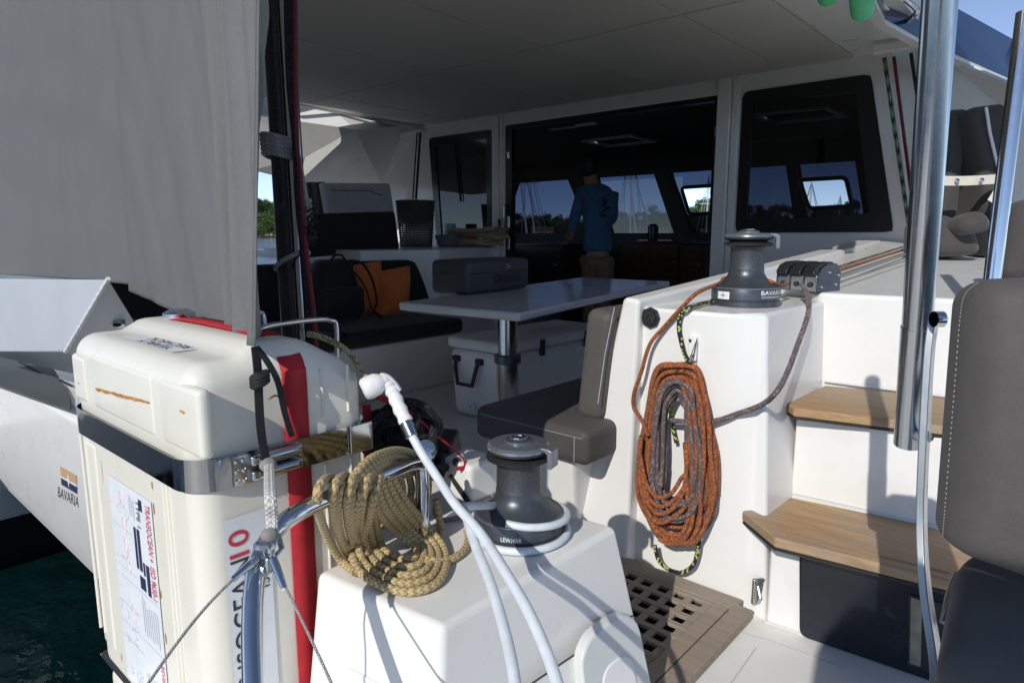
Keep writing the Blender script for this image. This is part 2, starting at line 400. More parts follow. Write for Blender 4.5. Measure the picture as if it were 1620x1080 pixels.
def text(s, o, U, Vv, matn, parent, name='lettering', lift=.0008, bold=0):
    cu = bpy.data.curves.new('t', 'FONT'); cu.body = s; cu.offset = bold
    ob = bpy.data.objects.new('t', cu); COL.objects.link(ob)
    dg = bpy.context.evaluated_depsgraph_get(); me = bpy.data.meshes.new_from_object(ob.evaluated_get(dg))
    bpy.data.objects.remove(ob); bpy.data.curves.remove(cu)
    co = [v.co.copy() for v in me.vertices]
    x0, x1 = min(c.x for c in co), max(c.x for c in co); y0, y1 = min(c.y for c in co), max(c.y for c in co)
    o, U, Vv = Vector(o), Vector(U), Vector(Vv); nrm = U.cross(Vv).normalized()
    mb = MB(); mb.add([o + U * ((c.x - x0) / (x1 - x0)) + Vv * ((c.y - y0) / (y1 - y0)) + nrm * lift for c in co], [tuple(p.vertices) for p in me.polygons])
    bpy.data.meshes.remove(me)
    return mb.build(name, matn, parent, smooth=False, fix=False)
def wraptext(s, c, r, z0, hgt, a0, a1, matn, parent, bold=0):
    cu = bpy.data.curves.new('t', 'FONT'); cu.body = s; cu.offset = bold; cu.resolution_u = 4
    ob = bpy.data.objects.new('t', cu); COL.objects.link(ob)
    dg = bpy.context.evaluated_depsgraph_get(); me = bpy.data.meshes.new_from_object(ob.evaluated_get(dg))
    bpy.data.objects.remove(ob); bpy.data.curves.remove(cu)
    co = [v.co.copy() for v in me.vertices]
    x0, x1 = min(q.x for q in co), max(q.x for q in co); y0, y1 = min(q.y for q in co), max(q.y for q in co)
    out = []
    for q in co:
        a = a0 + (a1 - a0) * (q.x - x0) / (x1 - x0); out.append((c[0] + r * cos(a), c[1] + r * sin(a), c[2] + z0 + hgt * (q.y - y0) / (y1 - y0)))
    mb = MB(); mb.add(out, [tuple(p.vertices) for p in me.polygons]); bpy.data.meshes.remove(me)
    return mb.build('lettering', matn, parent, smooth=False, fix=False)
def ribbon(pts, wd, th, side, per=8):
    P = crom(pts, per); mb = MB(); n = len(P); side = Vector(side).normalized(); vs = []
    for i, p in enumerate(P):
        t = (P[min(i + 1, n - 1)] - P[max(i - 1, 0)]).normalized(); sd_ = (side - t * side.dot(t)).normalized(); nn = t.cross(sd_)
        w_ = wd[0] + (wd[1] - wd[0]) * i / (n - 1) if isinstance(wd, tuple) else wd
        vs += [p + sd_ * w_ / 2 + nn * th / 2, p - sd_ * w_ / 2 + nn * th / 2, p - sd_ * w_ / 2 - nn * th / 2, p + sd_ * w_ / 2 - nn * th / 2]
    fs = [(i * 4 + k, i * 4 + (k + 1) % 4, i * 4 + 4 + (k + 1) % 4, i * 4 + 4 + k) for i in range(n - 1) for k in range(4)] + [(0, 1, 2, 3), tuple((n - 1) * 4 + k for k in (3, 2, 1, 0))]
    return mb.add(vs, fs)
def rope(name, pts, r, matn, parent=None, per=8, n=10, closed=False):
    return MB().tube(crom(pts, per, closed), r, n, closed=closed).build(name, matn, parent, ang=80, fix=False)
def ease(a, b, t): return a + (b - a) * t

# ================================================================ SETTING
WZ = -1.0
g = NG('sea water')
nz = g.math('ADD', g.math('ADD', g.noise(1.6, 4), g.math('MULTIPLY', g.noise(7, 3), .4)), g.math('MULTIPLY', g.noise(.5, 3), 1.5))
g.bsdf((.002, .013, .014), .06, 0, .5, 0, g.bump(nz, .55, .12), ior=1.33); M['water'] = g.m
mb = MB(); mb.quad((-3000, -3000, WZ), (3000, -3000, WZ), (3000, 3000, WZ), (-3000, 3000, WZ))
tag(mb.build('water', 'water'), None, None, kind='structure')
# wooded shore: a long low hill across the view
def hill_z(a, d):   # a: degrees left of forward, d: metres
    base = 17 + 6 * sin(a * .11 + 1) + 4 * sin(a * .29) ; k = max(0, min(1, (d - 400) / 200))
    return WZ - .4 + (base + 1.4) * (k * k * (3 - 2 * k))
mb = MB(); na, nd = 90, 10; vs = []
for j in range(nd + 1):
    d = 385 + 600 * j / nd
    for i in range(na + 1):
        a = -20 + 120 * i / na; vs.append((-d * sin(R(a)), d * cos(R(a)), hill_z(a, d)))
mb.add(vs, [(j * (na + 1) + i, j * (na + 1) + i + 1, (j + 1) * (na + 1) + i + 1, (j + 1) * (na + 1) + i) for j in range(nd) for i in range(na)])
tag(mb.build('hill', 'scrub', ang=80), None, None, kind='structure')
def polar(px, d, z=None):
    a = R(41.3) - atan2(px - 810, 1063); return a, Vector((-d * sin(a), d * cos(a), 0))

def tree_mesh(seed, h, wd, lm):
    rnd = random.Random(seed); t = MB()
    t.tube([(0, 0, -.5), (.05, 0, h * .25), (.1 * rnd.uniform(-1, 1), .1, h * .5), (0, 0, h * .8)], [.22, .18, .12, .04], 7)
    for k in range(5):
        a = rnd.uniform(0, 2 * pi); z = h * rnd.uniform(.3, .55)
        t.tube([(0, 0, z), (wd * .25 * cos(a), wd * .25 * sin(a), z + h * .14), (wd * .42 * cos(a), wd * .42 * sin(a), z + h * .25)], [.09, .06, .02], 5)
    c = MB(); blobs = [(rnd.uniform(-.32, .32) * wd, rnd.uniform(-.32, .32) * wd, h * rnd.uniform(.42, .86), wd * rnd.uniform(.14, .27)) for _ in range(11)]
    vs, fs = [], []
    for bx, by, bz, br in blobs:
        for _ in range(70):
            d = Vector((rnd.gauss(0, 1), rnd.gauss(0, 1), rnd.gauss(0, .8))).normalized() * br * rnd.uniform(.6, 1.1)
            p = Vector((bx, by, bz)) + d; s_ = rnd.uniform(.16, .34)
            u = Vector((rnd.gauss(0, 1), rnd.gauss(0, 1), rnd.gauss(0, 1))).normalized(); v_ = u.orthogonal().normalized()
            o = len(vs); vs += [p + u * s_, p + v_ * s_ * .7, p - u * s_, p - v_ * s_ * .7]; fs.append((o, o + 1, o + 2, o + 3))
    c.add(vs, fs); return t, c
def copy_thing(root, loc, rz=0, sc=1):
    r = root.copy(); COL.objects.link(r); r.location = loc; r.rotation_euler = (0, 0, rz); r.scale = (sc, sc, sc * random.uniform(.85, 1.15))
    for ch in list(root.children):
        c = ch.copy(); COL.objects.link(c); c.parent = r
        for q in ch.children:
            d = q.copy(); COL.objects.link(d); d.parent = c
    return r
protos = []
for k, (lm, lab) in enumerate([('leafA', 'green broadleaf tree in the wooded shore across the harbour'), ('leafB', 'dark green tree in the wooded shore across the harbour'), ('leafC', 'pale green tree in the wooded shore across the harbour')]):
    root = thing('shore_tree', lab, 'tree', (0, 0, 0), 'trees on the far shore')
    t, c = tree_mesh(k * 13 + 1, 6.5, 6.5, lm); t.build('trunk', 'trunk', root); c.build('crown', lm, root, smooth=False, fix=False)
    protos.append([root, True])
rnd = random.Random(4)
spots = []
for px in list(range(816, 930, 9)) + list(range(935, 1065, 9)) + list(range(1060, 1140, 5)) + list(range(1180, 1350, 7)):
    for d in ((415, 455, 500, 560) if px < 1075 or px > 1180 else (400, 425, 460, 500, 560)): spots.append((px + rnd.uniform(-4, 4), d * rnd.uniform(.95, 1.05)))
for px in range(403, 440, 5):
    for d in (400, 430, 470, 520, 570): spots.append((px + rnd.uniform(-3, 3), d))
for i, (px, d) in enumerate(spots):
    a, p = polar(px, d); p.z = hill_z(math.degrees(a), d) - .3
    k = rnd.choice((0, 0, 1, 1, 2)); sc = rnd.uniform(1.0, 1.7) * (1.4 if 1100 < px < 1135 else 1)
    if protos[k][1]: r = protos[k][0]; r.location = p; protos[k][1] = False; r.scale = (sc,) * 3
    else: copy_thing(protos[k][0], p, rnd.uniform(0, 6), sc)
# houses on the shore
def house(px, d, wd, dp, h, wall, label, flat=False, dz=0):
    a, p = polar(px, d); z = hill_z(math.degrees(a), d) + dz
    root = thing('shore_house', label, 'house', (p.x, p.y, z)); L = root.location.copy(); root.location = (0, 0, 0)
    b = MB(); b.boxb(-wd / 2, wd / 2, -dp / 2, dp / 2, -1.5, h); b.build('wall', wall, root)
    r_ = MB()
    if flat: r_.boxb(-wd / 2 - .3, wd / 2 + .3, -dp / 2 - .3, dp / 2 + .3, h, h + .35); r_.build('roof', 'hullw', root)
    else: r_.prism([(-wd / 2 - .5, -dp / 2 - .5, h), (-wd / 2 - .5, dp / 2 + .5, h), (-wd / 2 - .5, 0, h + dp * .33)], (wd + 1, 0, 0)); r_.build('roof', 'roof_red', root)
    n = max(2, int(wd / 2.6))
    for fl in range(max(1, int(h / 2.8))):
        for k in range(n):
            x = -wd / 2 + wd * (k + .5) / n; q = MB(); q.boxb(x - .5, x + .5, -dp / 2 - .06, -dp / 2 + .02, .9 + fl * 2.8, 2.2 + fl * 2.8); q.build('window', 'win_dk', root)
    root.location = L; root.rotation_euler = (0, 0, a)
house(836, 550, 11, 7, 5.6, 'house', 'white flat-roofed villa high on the hill behind the masts', True)
house(852, 550, 9, 7, 3.2, 'house', 'low white flat-roofed annexe beside the hilltop villa', True)
house(858, 387, 12, 7, 3.2, 'house2', 'ochre waterside house with a red gable roof', dz=1.0)
house(1010, 382, 9, 7, 3.0, 'house', 'pale waterside house seen past the standing person', dz=1.0)
house(1046, 387, 8, 6, 3.0, 'house', 'small pale waterside house at the right edge of the middle pane', dz=1.0)
house(1122, 382, 9, 6, 3.0, 'house2', 'ochre house below the open saloon hatch', dz=.2)
house(1312, 387, 13, 7, 3.4, 'house2', 'red-roofed ochre house framed by the opening port on the right', dz=.6)
house(1336, 408, 8, 6, 3.2, 'house', 'white house at the right edge of the opening port', dz=1.0)
house(414, 446, 9, 6, 5.6, 'house', 'white two-storey house among trees beyond the left gap', dz=1)
house(428, 420, 7, 6, 5.6, 'house2', 'ochre two-storey house nearest the dark post in the left gap', dz=.6)
# moored yachts
def yacht(px, d, label, mast=11, rot=0):
    a, p = polar(px, d); root = thing('moored_yacht', label, 'yacht', (0, 0, 0), 'yachts moored in the harbour')
    h = MB(); st = [(-4.6, .1, .9), (-3, 1.1, .85), (0, 1.45, .8), (3, 1.1, .85), (4.4, .9, .85)]; vs = []
    for x, w_, z in st: vs += [(x, -w_, z), (x, -w_ * .75, -.1), (x, 0, -.5), (x, w_ * .75, -.1), (x, w_, z)]
    fs = [(i * 5 + k, i * 5 + k + 1, i * 5 + 6 + k, i * 5 + 5 + k) for i in range(4) for k in range(4)]
    fs += [(0, 1, 2, 3, 4), (20, 21, 22, 23, 24)] + [(i * 5, i * 5 + 5, i * 5 + 9, i * 5 + 4) for i in range(4)]
    h.add(vs, fs); h.build('hull', 'hullw', root)
    c = MB(); c.loft([(-2, -.8, .8), (2, -.9, .8), (2, .9, .8), (-2, .8, .8)], [(-1.2, -.6, 1.35), (1.8, -.7, 1.3), (1.8, .7, 1.3), (-1.2, .6, 1.35)]); c.build('cabin', 'hullw', root, bevel=.08)
    MB().tube([(-.8, 0, .8), (-.8, 0, mast)], [.1, .07], 8).build('mast', 'hullw', root)
    MB().tube([(-.7, 0, 2), (3.2, 0, 1.9)], .09, 8).build('boom', 'hullw', root)
    sp = MB(); sp.tube([(-.8, -.9, mast * .62), (-.8, .9, mast * .62)], .04, 6); sp.build('spreader', 'hullw', root)
    sy = MB()
    for q in ((-4.5, 0, .95), (4.3, 0, .95), (-.6, 1.4, .9), (-.6, -1.4, .9)): sy.tube([(-.8, 0, mast - .1), q], .03, 5)
    sy.build('rigging', 'steel', root)
    root.location = (p.x, p.y, WZ); root.rotation_euler = (R(rot), 0, a + R(90) + random.uniform(-.4, .4))
yacht(833, 60, 'moored yacht with a leaning mast, leftmost through the doorway', 10.5, -8)
yacht(846, 66, 'moored yacht with a leaning mast left of the standing person', 11, -6)
yacht(992, 70, 'moored yacht with an upright mast just right of the standing person', 11.5)
yacht(1016, 64, 'moored yacht with a leaning mast in the middle windscreen pane', 11, -9)
yacht(1119, 85, 'moored yacht whose mast crosses the open saloon hatch', 9)
yacht(1283, 75, 'moored yacht at the left of the right-hand opening port', 7.2)
yacht(1322, 90, 'moored yacht at the right of the right-hand opening port', 6.5)

# ================================================================ THE CATAMARAN
BOAT = thing('catamaran', 'white sailing catamaran seen from its stern cockpit', 'catamaran')
def prismz(pts, z0, z1): return MB().prism([(p[0], p[1], z0) for p in pts], (0, 0, z1 - z0))
# hulls
for (x0, x1, y0) in ((-5.95, -4.45, -1.6), (-.5, 1.15, -2.4)):
    ht = -.06 if x0 > -2 else -.02
    A = [(x0 + .55, y0, -1.3), (x1 - .55, y0, -1.3), (x1 - .31, y0, -.55), (x1, y0, ht), (x0, y0, ht), (x0 + .31, y0, -.55)]
    B = [(x, 11, z) for x, y, z in A]
    h = MB().loft(A, B).build('hull', 'gel', BOAT, bevel=.03)
    bs = MB()
    for xx, sg in ((x0, -1), (x1, 1)):
        bs.prism([(xx - sg * .48, y0 - .004, -1.05), (xx - sg * .355, y0 - .004, -.68), (xx - sg * .340, y0 - .004, -.68), (xx - sg * .452, y0 - .004, -1.05)], (0, 12, 0))
    bs.build('boot_stripe', 'boot', h)
# cockpit floor
fl = MB()
for (x0, x1, y0, y1) in ((-4.4, .95, 1.64, 4.5), (-.688, .95, .86, 1.64), (-4.4, -1.09, .86, 1.64), (-1.09, -.688, .86, 1.0)): fl.boxb(x0, x1, y0, y1, -.30, 0)
fl.boxb(-1.6, .95, -2.0, .86, -.30, -.0005); fl.boxb(-1.09, -.688, 1.0, 1.64, -.30, -.12); fl.build('cockpit_floor', 'nonskid', BOAT)
# stern beam with badge
bz_t = W(0, 600, y=.75).z; BY = .75
c_t = W(60, 622, y=BY).z; c_m = W(70, 820, y=BY).z; c_b = W(70, 868, y=BY).z
sec = [(BY + .03, c_t + .0), (BY, c_t - .035), (BY, c_m), (BY + .07, c_b + .02), (BY + .075, c_b - .006), (BY + .35, c_b), (BY + .35, c_t)]
mb = MB().prism([(-6.0, y, z) for y, z in sec], (4.33, 0, 0)); beam = mb.build('stern_beam', 'gel', BOAT, bevel=.012)
q = [W(95, 737, y=BY - .002), W(121, 752, y=BY - .002), W(122, 781, y=BY - .002), W(97, 766, y=BY - .002)]
bd = MB(); mid = lambda a, b, t: a + (b - a) * t
bd.quad(q[0], q[1], mid(q[1], q[2], .52), mid(q[0], q[3], .52), 0); bd.quad(mid(q[0], q[3], .62), mid(q[1], q[2], .62), q[2], q[3], 1)
c0 = (q[0] + q[1] + q[2] + q[3]) / 4 + V(0, -.001, 0); ux = (q[1] - q[0]); uz = (q[0] - q[3])
bd.quad(mid(q[0], q[3], .52), mid(q[1], q[2], .52), mid(q[1], q[2], .62), mid(q[0], q[3], .62), 2)
bd.add([c0 + uz * .42, c0 + ux * .06, c0 - uz * .42, c0 - ux * .06], [(0, 1, 2, 3)], 2)
bd.build('badge', ['tanink', 'navyink', 'whiteink'], beam, smooth=False, fix=False)
a_, b_ = W(92, 785, y=BY), W(125, 803, y=BY); hgt = W(92, 770, y=BY) - W(92, 785, y=BY)
text('BAVARIA', a_, b_ - a_, hgt * 1.05, 'ink', beam, bold=.0)
# smoked acrylic shelf behind the beam
sh = MB(); z_s = c_t + .012
P_ = [W(-60, 536, z=z_s), W(70, 556, z=z_s), W(112, 628, z=z_s), W(112, 650, z=z_s), W(-60, 590, z=z_s)]
sh.prism(P_, (0, 0, -.01)); so = sh.build('smoked_shelf', 'acryl', BOAT, bevel=.003)
for (a0, b0) in (((28, 572), (62, 590)), ((92, 601), (112, 612))):
    A_, B_ = W(*a0, z=z_s + .0015), W(*b0, z=z_s + .0015); n_ = V(0, .012, 0)
    MB().prism([A_, B_, B_ + n_, A_ + n_], (0, 0, .002)).build('slot', 'seam', so)

# --- starboard coaming block with winch platform, wall carrying the coil, steps
YW = 1.70; ZP = .81; ZD = .835
plat = [(-1.0, YW), (-.715, YW), (-.655, YW + .085), (-.64, 2.235), (-1.0, 2.6)]
base = [(-1.02, YW + .03), (-.63, YW + .0), (-.565, YW - .03), (-.60, 2.235), (-1.02, 2.6)]
mb = MB().loft([(x, y, -.01) for x, y in base], [(x, y, ZP) for x, y in plat]); mb.build('winch_platform', 'gel_clean', BOAT, bevel=.014)
# proud inner wall of the coaming (port side of the coil wall) rising forward
inner = MB()
L0 = [W(985, 470, y=YW - .03), W(1011, 474, y=YW - .03), V(-1.0, YW - .028, 0), V(-1.22, YW - .03, 0)]
yf = 4.5
L1 = [V(-1.12, yf, .985), V(-.98, yf, .985), V(-.96, yf, 0), V(-1.3, yf, 0)]
inner.loft(L0, L1); inner.build('coaming', 'gel_clean', BOAT, bevel=.014)
# seat base of the starboard bench
MB().loft([(-1.46, 1.56, 0), (-1.19, YW - .015, 0), (-1.19, 3.4, 0), (-1.5, 3.4, 0)], [(-1.46, 1.53, .345), (-1.12, 1.56, .345), (-1.12, 3.4, .345), (-1.5, 3.4, .345)]).build('bench_base', 'gel', BOAT, bevel=.012)
# side deck
mb = MB(); pts = [(-1.0, 2.6), (-.64, 2.235), (1.1, 2.40)]
mb.add([(-.98, 2.60, ZD), (-.66, 2.24, ZD), (-.2, 2.29, ZD), (1.1, 2.38, ZD), (1.1, 9, 1.05), (-.35, 9, 1.05), (-.80, 4.5, .96), (-.98, 4.5, .985),
        (-.98, 2.60, .2), (-.66, 2.24, .2), (-.2, 2.29, .2), (1.1, 2.38, .2), (1.1, 9, .2), (-.35, 9, .2), (-.80, 4.5, .2), (-.98, 4.5, .2)],
       [(0, 1, 2, 3, 4, 5, 6, 7)[::-1], tuple(range(8, 16))] + [(i, (i + 1) % 8, 8 + (i + 1) % 8, 8 + i) for i in range(8)])
mb.build('side_deck', 'gel_clean', BOAT, bevel=.014)
# steps: risers and teak treads
st = MB()
st.prism([(-.60, 1.905, 0), (-.60, 2.25, 0), (1.1, 2.36, 0), (1.1, 2.01, 0)], (0, 0, .515))
st.prism([(-.565, 1.665, .001), (-.60, 1.91, .001), (1.1, 2.0, .001), (1.1, 1.78, .001)], (0, 0, .246))
st.build('step_riser', 'gel', BOAT, bevel=.008)
lo = [W(1165, 800, z=.275), W(1212, 801, z=.275), W(1247, 785, z=.275), W(1455, 828, z=.275), W(1560, 866, z=.275), W(1535, 905, z=.275), W(1506, 918, z=.275), W(1226, 850, z=.275)]
# bevelled inside corner follows the wall
tr = MB().prism(lo, (0, 0, -.028)).build('teak_tread', 'teak', BOAT, bevel=.006)
MB().prism([p + V(0, .001, -.0285) for p in lo], (0, 0, -.006)).build('tread_gasket', 'black_rub', tr)
je = [mid(lo[7], lo[0], .0) + V(.015, .035, .0012), mid(lo[6], lo[7], .0) + V(-.01, .035, .0012)]
MB().prism([je[0], je[1], je[1] + V(0, .0028, 0), je[0] + V(0, .0028, 0)], (0, 0, .0012)).build('plank_joint', 'teak_old', tr)
je = [lo[0] + V(.06, .04, .0012), lo[6] + V(-.01, .11, .0012)]
hi = [W(1305, 609, z=.545), W(1243, 636, z=.545), W(1256, 645, z=.545), W(1500, 674, z=.545), W(1500, 628, z=.545)]
tr = MB().prism(hi, (0, 0, -.026)).build('teak_tread', 'teak', BOAT, bevel=.006)
MB().prism([p + V(0, .001, -.0265) for p in hi], (0, 0, -.006)).build('tread_gasket', 'black_rub', tr)
# dark locker panel in the lower riser
def ripl(x, yoff=0): return 1.665 + (x + .565) * (.115 / 1.665) - yoff
dp = []
for (px, py) in ((1268, 868), (1500, 945), (1500, 1082), (1268, 1000)):
    p = W(px, py, y=1.68); dp.append(V(p.x, ripl(p.x, .012), max(p.z, .0)))
A_, B_, C_, D_ = dp
B_.z = A_.z; C_.z = D_.z; B_.x = C_.x = .08; B_.y = C_.y = ripl(.08, .012)
rd = lambda P, r: [b + (a - b).normalized() * r * (1 - t / 5) ** 2 + (d - b).normalized() * r * (t / 5) ** 2 for i in range(len(P)) for a, b, d in [(P[i - 1], P[i], P[(i + 1) % len(P)])] for t in range(6)]
lk = MB().prism(rd([A_, B_, C_, D_], .022), (0, .014, 0)).build('locker_panel', 'panel_dk', BOAT, bevel=.006)
mb = MB()
f_ = lambda u, v, o=0: A_ + (B_ - A_) * u + (D_ - A_) * v + V(0, -o, 0)
fr_ = MB().prism([f_(.42, .12, .004), f_(.95, .12, .004), f_(.95, .9, .004), f_(.42, .9, .004)], (0, .004, 0)).build('inset_frame', 'black_rub', lk, bevel=.003)
MB().prism([f_(.43, .14, .008), f_(.47, .14, .008), f_(.47, .86, .008), f_(.43, .86, .008)], (0, .004, 0)).build('catch_strip', 'beige_dull', lk, bevel=.002)
# folding pad eye on the chamfer
pe = W(1200, 934, y=1.683); pq = MB()
pq.rbox(pe, (.012, .04, .075), .006, rot=Matrix.Rotation(R(-35), 3, 'Z')); pq.tube([pe + V(.004, -.018, .022), pe + V(.016, -.03, 0), pe + V(.004, -.018, -.024)], .004, 8)
pq.build('pad_eye', 'steel', BOAT)
# teak grating (lifts out)
GR = thing('teak_grating', 'weathered teak floor grating below the orange rope coil', 'grating', (-.83, 1.45, 0))
gx0, gx1, gy0, gy1 = -1.03, -.635, 1.0, 1.685
gm = MB(); gm.boxb(gx0, gx1, gy1 - .06, gy1, .004, .03); gm.boxb(gx1 - .011, gx1 + .040, gy0, gy1 - .03, .003, .029); gm.boxb(gx1 - .055, gx1 - .014, gy0 - .1, gy1 - .064, .004, .03)
gm.build('border', 'teak_old', GR, bevel=.003)
sl = MB(); pitch = .052
k = 0; x = gx1 - .055 - .012
while x > gx0 - .06: sl.boxb(x - .010, x + .010, gy0, gy1 - .064, .017, .026); x -= pitch
sl.build('slat', 'teak_old', GR, bevel=.002); sl = MB()
y = gy1 - .064
while y > gy0: sl.boxb(gx0 - .05, gx1 - .055, y - .010, y + .009, .017, .0275); y -= pitch
sl.build('cross_slat', 'teak_old', GR, bevel=.002)
dw = MB().boxb(-1.088, -.69, 1.002, 1.638, -.119, -.112)
for (x0, x1, y0, y1) in ((-1.0885, -1.086, 1.002, 1.638), (-.6925, -.6885, 1.002, 1.638), (-1.086, -.6925, 1.6355, 1.6395), (-1.086, -.6925, 1.001, 1.004)): dw.boxb(x0, x1, y0, y1, -.112, .0)
dw.build('shade_well', 'seam', GR, smooth=False)  # black lining paints the deep shade in the holes between slats
# --- pedestal carrying the near winch
ZQ = .42
ptop = [W(500, 905, z=ZQ), W(700, 992, z=ZQ), W(975, 832, z=ZQ)]; ptop.append(ptop[2] + (ptop[0] - ptop[1]) * 1.12)
pb = [W(452, 1150, z=.02), W(694, 1190, z=.02), W(1046, 1150, z=.02), ptop[3] + V(-.06, .12, 0)]
pb[0] = V(ptop[0].x - .015, ptop[0].y - .05, 0); pb[1] = V(ptop[1].x + .012, ptop[1].y - .035, 0); pb[2] = V(ptop[2].x + .085, ptop[2].y + .05, 0)
ped = MB().loft([(p.x, p.y, 0) for p in pb], ptop).build('winch_pedestal', 'gel', BOAT, bevel=.013, seg=3)
# locker door on its starboard face (raised rounded rectangle) and one on the aft face
def facepatch(a, b, c_, d, u0, u1, v0, v1, rad, thick, name, matn, parent, nrm):
    """rounded-corner panel on bilinear face a-b (bottom) d-c (top)"""
    pts = []; cu = [(u0, v0), (u1, v0), (u1, v1), (u0, v1)]
    for i, (cx, cy) in enumerate(((u0 + rad, v0 + rad), (u1 - rad, v0 + rad), (u1 - rad, v1 - rad), (u0 + rad, v1 - rad))):
        for k in range(6):
            an = pi + i * pi / 2 + k * pi / 10; pts.append((cx + rad * cos(an), cy + rad * sin(an)))
    P = [(a + (b - a) * u) * (1 - v) + (d + (c_ - d) * u) * v + nrm * .0015 for u, v in pts]
    return MB().prism(P, nrm * thick).build(name, matn, parent, bevel=min(.006, thick * .45))
fa, fb, fc, fd = V(pb[1].x, pb[1].y, 0), V(pb[2].x, pb[2].y, 0), ptop[2], ptop[1]
nr = (fb - fa).cross(fd - fa).normalized()
if nr.x < 0: nr = -nr
ld = facepatch(fa, fb, fc, fd, .30, .975, -.2, .55, .04, .003, 'locker_door', 'gel', ped, nr)
facepatch(fa, fb, fc, fd, .30, .975, .548, .5535, .002, .0036, 'door_joint', 'anod', ped, nr)
facepatch(fa, fb, fc, fd, .60, .955, -.2, .635, .13, .026, 'door_moulding', 'palewhite', ped, nr)
facepatch(fa, fb, fc, fd, .69, .875, -.2, .46, .075, .0295, 'door_inset', 'gel_clean', ped, nr)
ga, gb, gc, gd = V(pb[0].x, pb[0].y, 0), V(pb[1].x, pb[1].y, 0), ptop[1], ptop[0]
nf = (gb - ga).cross(gd - ga).normalized()
if nf.y > 0: nf = -nf
facepatch(ga, gb, gc, gd, .30, .95, -.1, .67, .06, .004, 'hatch_door', 'gel', ped, nf)
rc = ga + (gb - ga) * .52 + (gd - ga) * .56 + nf * .012
rg = MB(); rg.tube([rc + (gb - ga).normalized() * .03 * cos(k * pi / 12) + (gd - ga).normalized() * .03 * sin(k * pi / 12) for k in range(24)], .006, 8, closed=True); rg.build('ring_pull', 'black_rub', ped)

# --- port side: bench base, coaming, counter
MB().loft([(-3.25, 1.2, 0), (-3.30, 3.15, 0), (-4.4, 3.15, 0), (-4.4, 1.2, 0)], [(-3.17, 1.2, .36), (-3.22, 3.15, .36), (-4.4, 3.15, .36), (-4.4, 1.2, .36)]).build('bench_base', 'gel', BOAT, bevel=.015)
MB().boxb(-5.95, -3.90, 1.2, 2.9, .30, .835).build('port_coaming', 'gel', BOAT, bevel=.02)
ct = [(-3.95, 2.86), (-3.73, 3.42), (-4.15, 4.5), (-5.3, 4.5), (-5.3, 2.86)]
cn = MB().prism([(x, y, 0) for x, y in ct], (0, 0, .905)).build('port_counter', 'gel', BOAT, bevel=.012)
nb = MB(); nb.prism([(-3.80, 3.62, .56), (-4.09, 4.42, .56), (-4.11, 4.41, .56), (-3.82, 3.61, .56)], (0, 0, .25)); nb.build('counter_niche', 'salon', cn)
MB().boxb(-5.95, -5.0, 2.9, 9, .3, .88).build('port_side_deck', 'gel', BOAT, bevel=.02)
# small dark socket low on the bench base, floor hatch strip
sk = W(636, 572, x=-3.26); MB().lathe([(.028, -.006), (.028, .01), (.018, .014), (.018, .006)], sk, 20, axis=(1, 0, .05)).build('floor_light', 'black_pl', BOAT)
MB().prism([W(682, 592, z=.002), W(706, 583, z=.002), W(706, 592, z=.002)], (0, 0, .003)).build('floor_vent', 'seam', BOAT)
for pts_ in ([(640, 640), (706, 622)], [(636, 640), (560, 612)]):
    A_, B_ = W(*pts_[0], z=.001), W(*pts_[1], z=.001); n_ = (B_ - A_).cross(V(0, 0, 1)).normalized() * .002
    MB().prism([A_ - n_, B_ - n_, B_ + n_, A_ + n_], (0, 0, .0012)).build('floor_joint', 'stick_line', BOAT)

for pts_ in ([(1095, 1045), (1166, 998)], [(1166, 998), (1217, 1012)], [(1217, 1012), (1335, 1056)], [(1155, 1082), (1196, 1024)]):
    A_, B_ = W(*pts_[0], z=.001), W(*pts_[1], z=.001); n_ = (B_ - A_).cross(V(0, 0, 1)).normalized() * .0016
    MB().prism([A_ - n_, B_ - n_, B_ + n_, A_ + n_], (0, 0, .0008)).build('floor_joint', 'palegrey', BOAT)
# sealant beads where the mouldings meet the floor and treads
for A_, B_ in ((V(-.63, YW - .004, .004), V(-1.0, YW + .026, .004)), (V(-.565, 1.662, .004), V(.3, 1.724, .004)), (V(-.603, 1.905, .282), V(.3, 1.965, .282)), (V(-.622, 2.235, .552), V(.2, 2.285, .552))):
    MB().tube([A_, B_], .004, 6).build('sealant_bead', 'palewhite', BOAT)
# --- bulkhead with windows and sliding door
YB = 4.5; bk = MB()
zt = 2.075
wl = [W(680, 222, y=YB), W(778, 205, y=YB), W(785, 402, y=YB), W(694, 402, y=YB)]
wr = [W(1175, 147, y=YB), W(1377, 121, y=YB), W(1413, 363, y=YB), W(1170, 368, y=YB)]
dl, dr, dt = -4.03, -2.05, 1.955
wl[3].z = wl[2].z = .86; wl[0].z = wl[1].z = 1.93; wl[1].x = wl[2].x = -4.19
wr[0].x = wr[3].x = -1.895; wr[2].z = wr[3].z = 1.035; wr[0].z = wr[1].z = 1.945
def slab(poly, th=.06, off=0): return bk.prism([(x, YB + off, z) for x, z in poly], (0, th, 0))
slab([(-5.4, zt), (wl[0].x, zt), (wl[0].x, wl[0].z), (wl[3].x, wl[3].z), (wl[3].x, 0), (-5.4, 0)])
slab([(wl[0].x, zt), (wl[1].x, zt), (wl[1].x, wl[1].z), (wl[0].x, wl[0].z)])
slab([(wl[3].x, wl[3].z), (wl[2].x, wl[2].z), (wl[2].x, 0), (wl[3].x, 0)])
slab([(wl[1].x, zt), (dl, zt), (dl, 0), (wl[2].x, 0)])
slab([(dl, zt), (dr, zt), (dr, dt), (dl, dt)])
slab([(dr, zt), (wr[0].x, zt), (wr[0].x, 0), (dr, 0)])
slab([(wr[0].x, zt), (wr[1].x, zt), (wr[1].x, wr[1].z), (wr[0].x, wr[0].z)])
